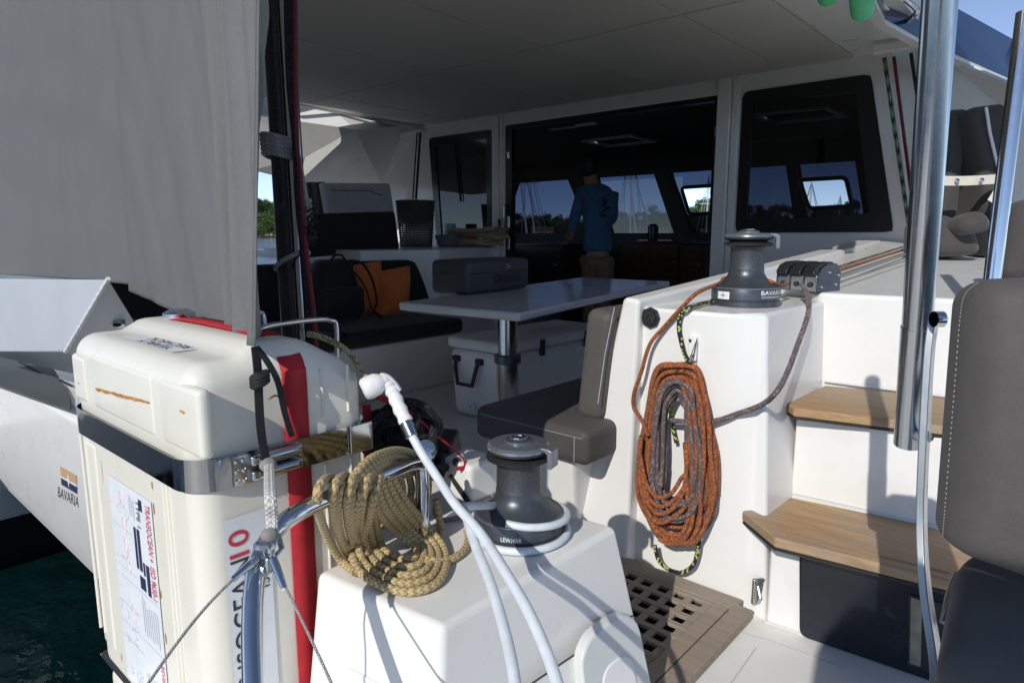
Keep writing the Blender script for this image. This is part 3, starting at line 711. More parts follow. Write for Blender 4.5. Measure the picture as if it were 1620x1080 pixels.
slab([(wr[3].x, wr[3].z), (wr[2].x, wr[2].z), (wr[2].x, 0), (wr[3].x, 0)])
slab([(wr[1].x, zt), (-1.03, zt), (-.84, 1.0), (-.84, 0), (wr[2].x, 0), (wr[2].x, wr[2].z), (wr[1].x, wr[1].z)])
blk = bk.build('bulkhead', 'gel', BOAT)
for nm_, (xa, xb, yo) in (('left', (-4.17, -4.045, .03)), ('right', (-2.065, -1.915, .035))):
    pz = MB(); pz.boxb(xa, xa + (xb - xa) * .62, YB - yo, YB, 0, zt); pz.boxb(xa + (xb - xa) * .66, xb, YB - yo * .6, YB, 0, zt); pz.build('door_post', 'gel', BOAT, bevel=.006)
MB().rbox(W(790, 353, y=YB - .034), (.03, .02, .075), .008).build('door_switch', 'black_pl', BOAT)
def window(poly, bw, name):
    wn = bpy.data.objects.new(name, None); COL.objects.link(wn); wn.parent = BOAT; wn.location = -BOAT.location
    c = sum((Vector((p.x, 0, p.z)) for p in poly), Vector()) / 4
    outer = [Vector((p.x, YB - .012, p.z)) for p in poly]; inner = []
    n = len(poly)
    # rounded outline
    def rnd_poly(P, r, k=5):
        out = []
        for i in range(len(P)):
            a, b, d = P[i - 1], P[i], P[(i + 1) % len(P)]; u = (a - b).normalized(); v = (d - b).normalized()
            for j in range(k + 1):
                t = j / k; out.append(b + u * r * (1 - t) ** 2 + v * r * t ** 2)
        return out
    o2 = [Vector((c.x + (p.x - c.x) * 1.012, p.y, c.z + (p.z - c.z) * 1.012)) for p in outer]
    inn = []
    for i in range(4):
        a, b, d = outer[i - 1], outer[i], outer[(i + 1) % 4]; u = (a - b).normalized(); v = (d - b).normalized(); inn.append(b + (u * bw[i] + v * bw[(i + 3) % 4 if False else i]) * 1.0)
    ro, ri = rnd_poly(o2, .05), rnd_poly(inn, .015)
    fm = MB(); K = len(ro)
    fm.add(ro + ri, [(i, (i + 1) % K, K + (i + 1) % K, K + i) for i in range(K)])
    back = [p + V(0, .02, 0) for p in ri]; rb = [p + V(0, .02, 0) for p in ro]
    fm.add(ri + back, [(i, (i + 1) % K, K + (i + 1) % K, K + i) for i in range(K)]); fm.add(ro + rb, [(i, (i + 1) % K, K + (i + 1) % K, K + i) for i in range(K)])
    fm.build('frame', 'black_frame', wn, smooth=False, fix=False)
    pn = MB(); pn.add([p + V(0, .012, 0) for p in ri], [tuple(range(K))]); pn.build('pane', 'glass', wn, smooth=False)
    return wn
window(wl, [.075, .06, .06, .07], 'cockpit_window'); window(wr, [.07, .09, .11, .07], 'cockpit_window')
# sliding door frame
df = MB(); df.boxb(dl, dl + .075, YB + .0, YB + .05, 0, dt); df.boxb(dr - .05, dr, YB, YB + .05, 0, dt); df.boxb(dl + .075, dr - .05, YB, YB + .05, dt - .035, dt)
dfr = df.build('door_frame', 'black_frame', BOAT)
hd = MB()
for z in (1.70, 1.12, .93): hd.rbox((dl + .038, YB - .004, z), (.028, .012, .11 if z < 1.5 else .06), .005)
hd.rbox((dr - .025, YB - .004, 1.72), (.02, .012, .07), .005); hd.build('door_latch', 'steel', dfr)
MB().tube([(dl + .015, YB - .01, 1.28), (dl + .015, YB - .03, 1.26), (dl + .015, YB - .03, 1.02), (dl + .015, YB - .01, 1.0)], .007, 8).build('door_handle', 'chrome', dfr)
# --- saloon beyond the door
sx0, sx1, sy1 = -7.2, -1.0, 7.6
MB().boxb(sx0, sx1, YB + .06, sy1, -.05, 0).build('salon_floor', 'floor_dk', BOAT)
sc_ = MB()
hat = [(-3.9, 5.5, .55, .5), (-4.55, 5.4, .5, .35), (-2.1, 5.65, .6, .5)]
# saloon ceiling as strips leaving the roof hatches open
def holed(mb, x0, x1, y0, y1, z0, z1, holes):
    xs = sorted({x0, x1, *[h[0] for h in holes], *[h[1] for h in holes]}); ys = sorted({y0, y1, *[h[2] for h in holes], *[h[3] for h in holes]})
    for i in range(len(xs) - 1):
        for j in range(len(ys) - 1):
            cx, cy = (xs[i] + xs[i + 1]) / 2, (ys[j] + ys[j + 1]) / 2
            if not any(h[0] < cx < h[1] and h[2] < cy < h[3] for h in holes): mb.boxb(xs[i], xs[i + 1], ys[j], ys[j + 1], z0, z1)
holes = []
for (a, b) in (((935, 214), (1022, 228)), ((1228, 168), (1298, 192))):
    p0, p1 = W(*a, z=1.97), W(*b, z=1.97); cxx, cyy = (p0.x + p1.x) / 2, (p0.y + p1.y) / 2
    holes.append((cxx - .25, cxx + .25, cyy - .22, cyy + .22))
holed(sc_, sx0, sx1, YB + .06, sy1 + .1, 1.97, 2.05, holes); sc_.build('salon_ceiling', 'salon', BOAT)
for h in holes:
    fm = MB(); 
    for (x0, x1, y0, y1) in ((h[0] - .05, h[1] + .05, h[2] - .05, h[2]), (h[0] - .05, h[1] + .05, h[3], h[3] + .05), (h[0] - .05, h[0], h[2], h[3]), (h[1], h[1] + .05, h[2], h[3])): fm.boxb(x0, x1, y0, y1, 1.945, 1.969)
    ro = fm.build('roof_hatch', 'hullw', BOAT, bevel=.006)
    MB().boxb(h[0], h[1], h[2] + .12, h[3], 2.0, 2.01).build('hatch_blind', 'seam', ro)
p0 = W(905, 200, z=1.962); MB().rbox(p0, (.5, .07, .02), .008).build('ceiling_light', 'hullw', BOAT)
p0 = W(868, 204, z=1.962); MB().rbox(p0, (.62, .40, .014), .006).build('ceiling_panel', 'salon', BOAT)
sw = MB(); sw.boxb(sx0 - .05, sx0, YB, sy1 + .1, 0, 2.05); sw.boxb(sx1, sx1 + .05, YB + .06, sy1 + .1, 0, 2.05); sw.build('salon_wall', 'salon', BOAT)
# windscreen: bands, mullions and tinted panes at y = 7.5
YF = 7.5; zt_, zb_ = 1.755, 1.03
fw = MB(); fw.boxb(sx0, sx1, YF, YF + .08, zt_, 2.05); fw.boxb(sx0, sx1, YF, YF + .08, 0, zb_)
wins = []
for (tl, trr, br, bl) in (((817, 290), (898, 288), (932, 366), (790, 368)), ((944, 286), (1034, 281), (1066, 360), (968, 362)), ((1060, 279), (1150, 276), (1172, 354), (1093, 357)), ((1170, 268), (1243, 262), (1260, 352), (1188, 355)), ((1262, 262), (1352, 258), (1372, 348), (1278, 352))):
    wins.append([W(*c, y=YF).x for c in (tl, trr, br, bl)])
xs_t = [sx0] + [v for w_ in wins for v in (w_[0], w_[1])] + [sx1]; xs_b = [sx0] + [v for w_ in wins for v in (w_[3], w_[2])] + [sx1]
for i in range(0, len(xs_t), 2): fw.prism([(xs_t[i], YF, zt_), (xs_t[i + 1], YF, zt_), (xs_b[i + 1], YF, zb_), (xs_b[i], YF, zb_)], (0, .08, 0))
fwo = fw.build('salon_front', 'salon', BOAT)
hp = {2: [(1079, 297), (1140, 293), (1152, 336), (1092, 339)], 4: [(1266, 285), (1339, 281), (1349, 326), (1281, 330)]}
for i, w_ in enumerate(wins):
    O = [V(w_[0], YF + .03, zt_), V(w_[1], YF + .03, zt_), V(w_[2], YF + .03, zb_), V(w_[3], YF + .03, zb_)]; pm = MB()
    if i in hp:
        I = [W(*c, y=YF + .03) for c in hp[i]]
        pm.add(O + I, [(k, (k + 1) % 4, 4 + (k + 1) % 4, 4 + k) for k in range(4)])
        p_ = pm.build('windscreen_pane', 'glass_dk', BOAT, smooth=False)
        rim = MB(); c_ = sum(I, Vector()) / 4
        ring = []
        for k in range(4):
            a, b, d = I[k - 1], I[k], I[(k + 1) % 4]
            for j in range(5): t = j / 4; ring.append(b + (a - b).normalized() * .05 * (1 - t) ** 2 + (d - b).normalized() * .05 * t * t)
        rim.tube([p + V(0, -.02, 0) for p in ring], .022, 8, closed=True); rim.build('opening_port', 'black_pl', BOAT)
        r2 = MB(); r2.tube([c_ + (p - c_) * 1.08 + V(0, -.025, 0) for p in ring], .007, 6, closed=True); r2.build('port_rim', 'steel', BOAT)
    else:
        pm.add(O, [(0, 1, 2, 3)]); pm.build('windscreen_pane', 'glass_dk', BOAT, smooth=False)
# saloon furniture
def cab(label, px0, px1, ytop_px, y, zt_c, dep, wood, split=2):
    a, b = W(px0, ytop_px, y=y), W(px1, ytop_px, y=y); c = thing('salon_cabinet', label, 'cabinet', ((a.x + b.x) / 2, y, 0))
    MB().boxb(a.x, b.x, y, y + dep, 0, zt_c - .03).build('carcass', wood, c, bevel=.004)
    MB().boxb(a.x - .02, b.x + .02, y - .02, y + dep, zt_c - .029, zt_c).build('worktop', 'wood_dk', c, bevel=.004)
    for k in range(split):
        x0 = a.x + (b.x - a.x) * k / split; x1 = a.x + (b.x - a.x) * (k + 1) / split
        d = MB().boxb(x0 + .015, x1 - .015, y - .014, y - .001, .08, zt_c - .08).build('cabinet_door', wood, c, bevel=.003)
        MB().rbox((ease(x0, x1, .86), y - .022, zt_c - .22), (.05, .014, .022), .005).build('handle', 'steel', d)
    return c
cab('dark galley cabinet left of the standing person', 812, 892, 380, 5.6, .92, .6, 'wood_dk', 1)
cab('brown low cabinet right of the standing person', 984, 1075, 382, 6.6, .94, .6, 'wood', 2)
cab('brown cabinet under the open saloon hatch', 1077, 1150, 384, 6.5, .93, .6, 'wood', 2)
kt = W(1033, 372, y=6.8); 
tag(MB().lathe([(.055, 0), (.06, .02), (.06, .16), (.045, .18), (.03, .19)], (kt.x, 6.8, .941), 20).build('canister', 'anod'), 'dark cylindrical canister on the brown saloon cabinet', 'canister')

# --- hard top roof
RF = [(-4.95, 1.35), (-3.2, 1.06), (-2.0, .88), (-1.05, .60), (-.70, .58), (-.80, 3.2), (-.80, YB), (-5.3, YB), (-5.3, 4.2), (-4.95, 3.3)]
ln = MB(); gp = .0055
xsm = [-4.92, -4.55, -3.345, -2.463, -1.625, -1.22]; ysm = [.6, 1.6, 3.07, YB - .03]
for i in range(len(xsm) - 1):
    for j in range(len(ysm) - 1): ln.boxb(xsm[i] + gp, xsm[i + 1] - gp, max(ysm[j], (1.5 if xsm[i] < -3 else 1.1 if xsm[i] < -1.7 else .65)) + gp, ysm[j + 1] - gp, 2.05, 2.064)
rf = MB().prism([(x, y, 2.066) for x, y in RF], (0, 0, .14)).build('hardtop', 'gel', BOAT)
ln.build('ceiling_panel', 'liner', rf, bevel=.002)
MB().boxb(-4.90, -1.225, 1.52, YB - .035, 2.0644, 2.0652).build('panel_joint', 'seam', rf)
# raised starboard soffit with a shallow moulded recess
so = MB(); so.boxb(-1.215, -.86, .6, YB - .4, 2.045, 2.0655); so.build('roof_soffit', 'gel', rf, bevel=.012)
# edge lip and navy fascia, running on outboard past the bulkhead
e0 = [V(-.70, .56, 1.99), V(-.79, 2.9, 1.99), W(1400, 38, z=1.985), W(1458, 70, z=1.96)]
tipb = W(1604, 133, t=3.9); tipt = W(1602, 62, t=3.95); tip2 = W(1620, 80, t=3.9)
e0 += [tipb]; lip = MB()
for i in range(len(e0) - 1):
    a, b = e0[i], e0[i + 1]; lip.prism([a, a + V(-.05, 0, 0), a + V(-.05, 0, .02), a + V(0, 0, .02)], b - a)
lip.build('roof_lip', 'gel', rf)
fa_ = MB(); hgt_ = .27
tops = [p + V(-.03, 0, hgt_) for p in e0[:-1]] + [tipt]
bots = [p + V(.004, 0, .0205) for p in e0]
for i in range(len(e0) - 1): fa_.loft([bots[i], bots[i] + V(-.04, 0, 0), tops[i] + V(-.04, 0, 0), tops[i]], [bots[i + 1], bots[i + 1] + V(-.04, 0, 0), tops[i + 1] + V(-.04, 0, 0), tops[i + 1]])
fa_.loft([bots[-1], bots[-1] + V(-.04, 0, 0), tipt + V(-.04, 0, 0), tipt], [W(1625, 145, t=3.9), W(1625, 145, t=3.9) + V(-.04, 0, 0), tip2 + V(-.04, 0, 0), tip2])
fa_.build('roof_fascia', 'navy', rf, smooth=False)
shade_slab = MB().prism([(-.84, 2.50, 2.27), (.45, 2.46, 2.27), (.45, 3.95, 2.27), (-.84, 3.95, 2.27)], (0, 0, .035)); shade_slab.build('shade_panel', 'gel', rf, bevel=.01)  # unseen panel added out of view to shade the stored starboard cushions
# starboard roof leg: white wall outboard of the bulkhead
sg = MB(); yl = YB + .05
sg.prism([W(1392, 86, y=yl), W(1458, 70, y=yl), W(1606, 132, y=yl), W(1660, 180, y=yl), W(1660, 420, y=yl), W(1420, 400, y=yl)], (0, .05, 0)); sg.build('roof_support', 'gel', rf)
sg = MB(); sg.add([W(1500, 92, y=yl - .02), W(1610, 134, y=yl - .16), W(1612, 190, y=yl - .14), W(1588, 168, y=yl - .004)], [(0, 1, 3), (1, 2, 3)]); o = sg.build('support_flange', 'gel', rf, smooth=False); sm_ = o.modifiers.new('th', 'SOLIDIFY'); sm_.thickness = .012
cb_ = MB(); a, b = W(1380, 86, y=4.2), W(1458, 72, y=4.25); cb_.prism([a, a + V(0, .05, 0), a + V(0, .05, .045), a + V(0, 0, .045)], b - a); cb_.build('rope_guide', 'gel', rf, bevel=.006)
# port roof leg (faceted)
T_ = lambda px, py, x: W(px, py, x=x)
pv = [T_(400, 150, -5.25), T_(520, 170, -5.30), T_(560, 205, -5.0), T_(640, 200, -5.28), T_(668, 204, -5.15), T_(400, 182, -5.4), T_(482, 248, -5.35), T_(398, 268, -5.5), T_(495, 291, -5.5), T_(605, 291, -5.65), T_(620, 400, -5.5), T_(668, 400, -5.2), T_(472, 286, -5.45)]
o = MB().add(pv, [(0, 1, 2, 5), (5, 2, 6, 7), (6, 2, 8, 12, 7), (1, 3, 2), (2, 3, 9, 8), (3, 4, 11, 10, 9)]).build('roof_support', 'gel', rf, smooth=False)
sm_ = o.modifiers.new('th', 'SOLIDIFY'); sm_.thickness = .03; sm_.offset = 0
a, b = T_(455, 159, -5.2), T_(668, 202, -5.1); MB().tube([a + V(0, 0, .0), b], .028, 10).build('roof_edge_tube', 'liner', rf)
MB().prism([W(628, 212, y=4.35), W(668, 204, y=4.35), W(668, 209, y=4.35), W(628, 217, y=4.35)], (0, .05, 0)).build('rope_guide', 'gel', rf, bevel=.004)
# stainless grab handle on the fascia
gh = [W(1385, -22, t=3.1), W(1425, -4, t=3.05), W(1449, 14, t=3.05), W(1447, 24, t=3.08), W(1430, 38, t=3.3)]
MB().tube(crom(gh, 8), .012, 12).build('grab_handle', 'chrome', rf)

# ================================================================ THINGS ON BOARD
# --- winches
def winch(label, loc, s, arm_az):
    t = thing('winch', label, 'winch', loc, 'deck winches'); L = Vector(loc)
    def l(prof, name, m_, parent=t, n=56): return MB().lathe([(r * s, z * s * 1.1) for r, z in prof], L, n).build(name, m_, parent, ang=30)
    base = l([(.094, 0), (.097, .002), (.097, .014), (.0935, .016), (.0935, .018), (.096, .019), (.096, .046), (.0945, .049), (.091, .050), (.083, .055), (.068, .064), (.056, .074), (.049, .086), (.0485, .096)], 'base', 'anod')
    l([(.0955, .0462), (.0968, .0475), (.0968, .049), (.0955, .0502)], 'trim_ring', 'anod_lt', base)
    l([(.0485, .096), (.0475, .10), (.047, .148), (.050, .153)], 'drum', 'drum')
    j = l([(.050, .153), (.063, .155), (.069, .158), (.0695, .161), (.063, .164), (.050, .168), (.062, .172), (.067, .174), (.067, .177)], 'jaw', 'black_rub')
    cp = l([(.066, .1771), (.068, .179), (.067, .184), (.061, .188), (.030, .190), (.030, .193), (.022, .196), (.020, .194), (.020, .198)], 'cap', 'anod_lt')
    MB().lathe([(.0285 * s, .2095 * s), (.0285 * s, .214 * s), (.024 * s, .2165 * s)], L, 40).build('cap_ring', 'anod', cp)
    MB().lathe([(.0155 * s, .216 * s), (.0155 * s, .2195 * s), (.011 * s, .22 * s), (.011 * s, .2185 * s)], L, 8).build('handle_socket', 'steel', cp)
    c_, s_ = cos(arm_az), sin(arm_az); ar = MB()
    pr = [(.030, .205), (.076, .205), (.086, .200), (.087, .165), (.081, .160), (.075, .165), (.074, .192), (.064, .199), (.030, .200)]
    wdt = .016 * s; n_ = V(-s_, c_, 0) * wdt
    ar.prism([L + V(c_ * r * s, s_ * r * s, z * s + .002) - n_ for r, z in pr], n_ * 2); ar.build('stripper_arm', 'anod_lt', t, bevel=.004 * s)
    return t, base
camdir = lambda L: atan2(CAM.y - L[1], CAM.x - L[0])
lr = W(1178, 482, z=ZP); lr = (lr.x, lr.y, ZP)
wR, bR = winch('grey deck winch standing on the white coaming top above the orange rope coil', lr, 1.02, camdir(lr) + R(88))
ca = camdir(lr); rr_ = .0966 * 1.02
wraptext('BAVARIA', lr, rr_, .036 * 1.02, .0125, ca + R(26), ca + R(76), 'whiteink', bR, bold=.012)
wraptext('CATAMARANS', lr, rr_, .027 * 1.02, .006, ca + R(27), ca + R(70), 'whiteink', bR)
pl = MB(); K = 8
pa = [ca - R(50) + R(24) * k / K for k in range(K + 1)]
pl.add([(lr[0] + rr_ * cos(a), lr[1] + rr_ * sin(a), ZP + z) for z in (.0225, .0445) for a in pa], [(k, k + 1, K + 2 + k, K + 1 + k) for k in range(K)]); st_ = pl.build('badge_plate', 'sticker', bR, fix=False)
ac = ca - R(38); rr2 = rr_ + .0006
def wp(da, z): return (lr[0] + rr2 * cos(ac + da), lr[1] + rr2 * sin(ac + da), ZP + z)
MB().add([wp(-R(9), .0335), wp(0, .0325), wp(R(9), .0335), wp(0, .0345)], [(0, 1, 2, 3)]).add([wp(0, .025), wp(R(1.1), .0335), wp(0, .042), wp(-R(1.1), .0335)], [(0, 1, 2, 3)]).build('star_mark', 'ink', bR, smooth=False, fix=False)
ll = W(820, 843, z=ZQ); ll = (ll.x, ll.y, ZQ)
wL, bL = winch('grey deck winch standing on the near white pedestal, white hose wrapped round it', ll, .93, camdir(ll) + R(62))
cl_ = camdir(ll)
wraptext('LEWMAR', ll, .0966 * .93, .024 * .93, .009, cl_ - R(22), cl_ + R(4), 'whiteink', bL, bold=.01)

# --- life raft canister
RX0, RX1, RY0, RY1, RZ0, RZ1 = -1.607, -1.035, .42, .755, -.19, .828
LRT = thing('liferaft', 'cream liferaft canister in a steel band at the stern beam', 'life raft', ((RX0 + RX1) / 2, .55, RZ0))
RZ1f = .868
def crown(p, u):   # higher flat crown toward the forward half, rounded shoulder
    return p
sh_ = MB(); zc = 0.085
def lobed(z0, z1, inset=0, r=.055):
    b = MB(); b.rbox(((RX0 + RX1) / 2, (RY0 + RY1) / 2, (z0 + z1) / 2), (RX1 - RX0 - inset, RY1 - RY0 - inset, z1 - z0), r, k=6, mid=5); return b
b = MB(); zl_, zh_ = zc - .03, RZ1 - .012
def crownfn(p, u):
    k = max(0, min(1, (p.y + .085) / .05)); k = k * k * (3 - 2 * k); top = max(0, (u[2] - .55) / .45)
    e = max(0, min(1, (1 - abs(u[0])) / .16)); e = e * e * (3 - 2 * e)
    d_ = max(0, min(1, (p.y - .02) / .15)); d_ = d_ * d_ * (3 - 2 * d_)
    return Vector((p.x, p.y, p.z + (.022 * k * (.25 + .75 * e) - .06 * d_) * top))
b.rbox(((RX0 + RX1) / 2, (RY0 + RY1) / 2, (zl_ + zh_) / 2), (RX1 - RX0, RY1 - RY0, zh_ - zl_), .044, k=7, mid=16, fn=crownfn)
shell = b.build('shell', 'gelc', LRT, ang=60)
lobed(RZ0, zc, .004, .05).build('lower_shell', 'gelc', LRT, ang=60)
sm = MB(); sm.rbox(((RX0 + RX1) / 2, (RY0 + RY1) / 2, zc - .008), (RX1 - RX0 + .008, RY1 - RY0 + .008, .016), .007, k=2, mid=2); sm.build('joint_seal', 'black_rub', LRT)
def pad_aft(px0, px1, z0, z1, nm='moulded_panel', th=.010):
    x0, x1 = W(px0, 600, y=RY0).x, W(px1, 600, y=RY0).x
    MB().rbox(((x0 + x1) / 2, RY0 + .0092, (z0 + z1) / 2), (x1 - x0, .022, z1 - z0), .010, k=4, mid=4, ).build(nm, 'gelc', shell, ang=60)
pad_aft(117, 137, 0.675, 0.774); pad_aft(146, 240, 0.675, 0.787)
pad_aft(122, 140, 0.124, 0.594)
pad_aft(250, 312, 0.675, 0.787)
# long grooves below the band and ridge on the starboard face
gv = MB()
for pxx in (140, 147, 262, 268): x_ = W(pxx, 800, y=RY0).x; gv = MB().tube([(x_, RY0 - .0005, .15), (x_, RY0 - .0005, .60)], .0035, 8); gv.build('moulded_rib', 'gelc', shell)
for yy in (.655, .71): MB().tube([(RX1 + .0005, yy, .12), (RX1 + .0005, yy, .60)], .003, 8).build('moulded_rib', 'gelc', shell); MB().tube([(RX1 + .0005, yy, .69), (RX1 + .0005, yy, .78)], .003, 8).build('moulded_rib', 'gelc', shell)
# rust marks
rs = MB()
def mark(px, py, wd, ht, mb_, yy=RY0 - .0024):
    p = W(px, py, y=yy); n = 9
    for k in range(n): pass
    pts = [p + V(wd * (cos(2 * pi * k / 14)) * random.uniform(.75, 1.1), 0, ht * sin(2 * pi * k / 14) * random.uniform(.6, 1.2)) for k in range(14)]
    MB().add(pts, [tuple(range(14))]).build('rust_mark', 'rust', shell, smooth=False, fix=False)
a, b = W(151, 615, y=RY0 - .0026), W(236, 637, y=RY0 - .0026); nn = 16; up_, dn_ = [], []
for k in range(nn + 1):
    p = a + (b - a) * k / nn; up_.append(p + V(0, 0, .003 * random.uniform(.6, 1.3))); dn_.append(p - V(0, 0, .003 * random.uniform(.6, 1.6)))
rs.add(up_ + dn_, [(k, k + 1, nn + 2 + k, nn + 1 + k) for k in range(nn)])
mark(288, 651, .010, .003, rs); mark(124, 606, .008, .0016, rs)
for (px, py, wd, ht) in ((240, 767, .0022, .010), (243, 806, .0026, .012), (254, 940, .0022, .012), (262, 1010, .002, .015), (161, 745, .0012, .03), (192, 1040, .0016, .012), (160, 1035, .006, .004)): mark(px, py, wd, ht, rs, RY0 - .0012)
rs.build('rust_mark', 'rust', shell, smooth=False, fix=False)
# steel band with riveted clasp
bd = MB(); zb0, zb1 = 0.611, 0.665; o_ = .005; r_ = .055
def rect_path(o, n=8, full=True):
    x0, x1, y0, y1 = RX0 - o, RX1 + o, RY0 - o, RY1 + o; r = r_ + o; P = []
    for cx, cy, a0 in ((x0 + r, y1 - r, pi / 2), (x0 + r, y0 + r, pi), (x1 - r, y0 + r, 1.5 * pi), (x1 - r, y1 - r, 0)):
        for k in range(n + 1): a = a0 + k * pi / 2 / n; P.append((cx + r * cos(a), cy + r * sin(a)))
    return P
A, B = rect_path(.0105), rect_path(.0125); N = len(A)
for i in range(N - 1):
    bd.loft([(A[i][0], A[i][1], zb0), (A[i + 1][0], A[i + 1][1], zb0), (A[i + 1][0], A[i + 1][1], zb1), (A[i][0], A[i][1], zb1)], [(B[i][0], B[i][1], zb0), (B[i + 1][0], B[i + 1][1], zb0), (B[i + 1][0], B[i + 1][1], zb1), (B[i][0], B[i][1], zb1)])
bm_ = MB()
vs = [(x, y, z) for z in (zb0, zb1) for x, y in B]; fs = [(i, i + 1, N + i + 1, N + i) for i in range(N - 1)]
vs2 = [(x, y, z) for z in (zb0, zb1) for x, y in A]
bm_.add(vs, fs); bm_.add(vs2, [f[::-1] for f in fs]); bm_.add([(x, y, z) for x, y in A for z in (zb0,)] + [(x, y, zb0) for x, y in B], [(i, i + 1, N + i + 1, N + i) for i in range(N - 1)]); bm_.add([(x, y, zb1) for x, y in A] + [(x, y, zb1) for x, y in B], [(i, i + 1, N + i + 1, N + i) for i in range(N - 1)])
band = bm_.build('band', 'band', LRT, ang=40, fix=False)
cx_ = RX1 + .0135; cl = MB()
y_c = W(400, 720, x=RX1 + .015).y
cl.boxb(cx_ - .001, cx_ + .003, y_c - .035, y_c + .005, zb0 + .002, zb1 - .002)
for yy in (-.03, -.018):
    for zz in (zb0 + .01, zb0 + .027, zb0 + .044): cl.lathe([(.0045, -.003), (.0042, .002), (.002, .004)], (cx_ + .003, y_c + yy, zz), 12, axis=(1, 0, 0))
cl.build('clasp', 'steel', band)
for zz in (zb0 + .014, zb0 + .040):
    MB().tube([(cx_ + .008, y_c + .004, zz), (cx_ + .008, y_c + .075, zz)], .009, 12).build('clasp_pin', 'chrome', band)
    for o_y, ln_ in ((.002, .02), (.078, .014)): MB().rbox((cx_ + .006, y_c + o_y, zz), (.016, ln_, .017), .004).build('clasp_knuckle', 'steel', band)
MB().rbox((RX1 + .016, RY1 - .03, zb0 + .027), (.006, .05, .055), .002).build('band_end', 'steel', band)
# red strap, over the top and down the starboard face
ys_ = .60; sp = [(RX1 + .004, 0.0), ]
prof = [(RX1 + .003, -.05), (RX1 + .003, .3), (RX1 + .0035, .6), (RX1 + .0035, .765), (RX1 - .0005, .790), (RX1 - .014, .8105), (RX1 - .04, .8215), (RX1 - .09, .8395), (-1.2, .8425), (-1.45, .8415), (RX0 + .03, .818), (RX0 - .004, .765), (RX0 - .004, .3)]
pp = crom([(x, 0, z) for x, z in prof], 6); sm = MB(); hw = .023
for i in range(len(pp)): pass
vs = [(p.x, ys_ - hw, p.z) for p in pp] + [(p.x, ys_ + hw, p.z) for p in pp] ; n = len(pp)
sm.add(vs, [(i, i + 1, n + i + 1, n + i) for i in range(n - 1)]); o = sm.build('red_strap', 'red', LRT, fix=False, ang=60); q = o.modifiers.new('t', 'SOLIDIFY'); q.thickness = .0022; q.offset = 0
# stickers: aft face (instructions), starboard face (name), top (small notice)
def aft(px, py, o=.0022): return W(px, py, y=RY0 - o)
x0, x1 = aft(169, 750).x, aft(236, 768).x; z1, z0 = aft(169, 748).z, .105
ST = MB().quad((x0, RY0 - .002, z0), (x1, RY0 - .002, z0), (x1, RY0 - .002, z1), (x0, RY0 - .002, z1)).build('instruction_sticker', 'sticker', shell, smooth=False, fix=False)
w_, h_ = x1 - x0, z1 - z0
def sp_(u, v, o=.0026): return V(x0 + w_ * u, RY0 - o, z0 + h_ * v)
# vertical lettering reads downward: U axis = -z, V axis = +x
def vtext(s, u, v_top, length, height, mt): return text(s, sp_(u, v_top), V(0, 0, -h_ * length), V(w_ * height, 0, 0), mt, ST, lift=.0006)
vtext('TRANSOCEAN +  ISO 9650-1', .86, .975, .42, .10, 'redink'); vtext('REVISION', .90, .26, .14, .07, 'redink')
vtext('TYPE 1', .66, .965, .12, .07, 'ink')
pr = MB(); 
def blk_(u0, u1, v0, v1, mi): pr.quad(sp_(u0, v0), sp_(u1, v0), sp_(u1, v1), sp_(u0, v1), mi)
blk_(.72, .79, .925, .975, 0); blk_(.55, .60, .64, .83, 0); blk_(.62, .68, .64, .83, 0); blk_(.70, .74, .63, .69, 0); blk_(.76, .83, .55, .69, 0); blk_(.60, .72, .555, .615, 0)
rq = random.Random(3)
for v0 in (.78, .585, .40, .22):
    blk_(.02, .52, v0, v0 + .0022, 1)
blk_(.02, .97, .535, .5372, 1); blk_(.02, .97, .30, .302, 1); blk_(.02, .022, .02, .98, 1)
for (u0, u1, v0, v1) in ((.50, .62, .86, .97), (.60, .95, .33, .52), (.55, .9, .06, .16)):
    u = u0
    while u < u1: 
        e = v1 - rq.uniform(0, .25) * (v1 - v0); blk_(u, u + .010, v0 + rq.uniform(0, .02), e, 1); u += .045
for _ in range(38):
    u, v = rq.uniform(.05, .42), rq.uniform(.03, .96); pts = []; cu_, cv_ = rq.uniform(-.12, .12), rq.uniform(-.05, .05)
    p_ = [sp_(u, v), sp_(u + cu_, v + cv_ * .5), sp_(u + cu_ * .6, v + cv_), sp_(u - cu_ * .4, v + cv_ * 1.3)]
    pr.tube(crom(p_, 4), .00045, 4, mi=rq.choice((1, 1, 1, 2)))
for (u, v) in ((.33, .92), (.34, .80), (.33, .70), (.36, .62), (.35, .38)):
    c = sp_(u, v); pr.tube([c + V(.012 * cos(k * .6), 0, .018 * sin(k * .6)) for k in range(11)], .0007, 4, mi=2, closed=False)
pr.build('print', ['navyink', 'stick_line', 'stick_pink'], ST, smooth=False, fix=False)
# starboard face name sticker
def stb(px, py, o=.0022): return W(px, py, x=RX1 + o)
xs_ = RX1 + .0022; ya, yb_ = stb(353, 830).y, stb(424, 800).y; zt__ = stb(360, 822).z; zl = -.06
S2 = MB().quad((xs_, ya, zl), (xs_, yb_, zl), (xs_, yb_, zt__), (xs_, ya, zt__)).build('name_sticker', 'sticker', shell, smooth=False, fix=False)
yw = yb_ - ya
def vt2(s, yv, zlo, zhi, hfrac, mt, bold=0): return text(s, (xs_ + .0003, yv, zlo), V(0, 0, zhi - zlo), V(0, -yw * hfrac, 0), mt, S2, lift=.0006, bold=bold)
zz = lambda py: W(395, py, x=xs_).z
vt2('10', ya + yw * .52, zz(874), zz(832), .44, 'redink', .01)
vt2('TRANSOCEAN', ya + yw * .52, zz(874) - .32, zz(878), .44, 'ink')
vt2('ISO 96', ya + yw * .93, zz(938), zz(938) + .075, .22, 'ink')
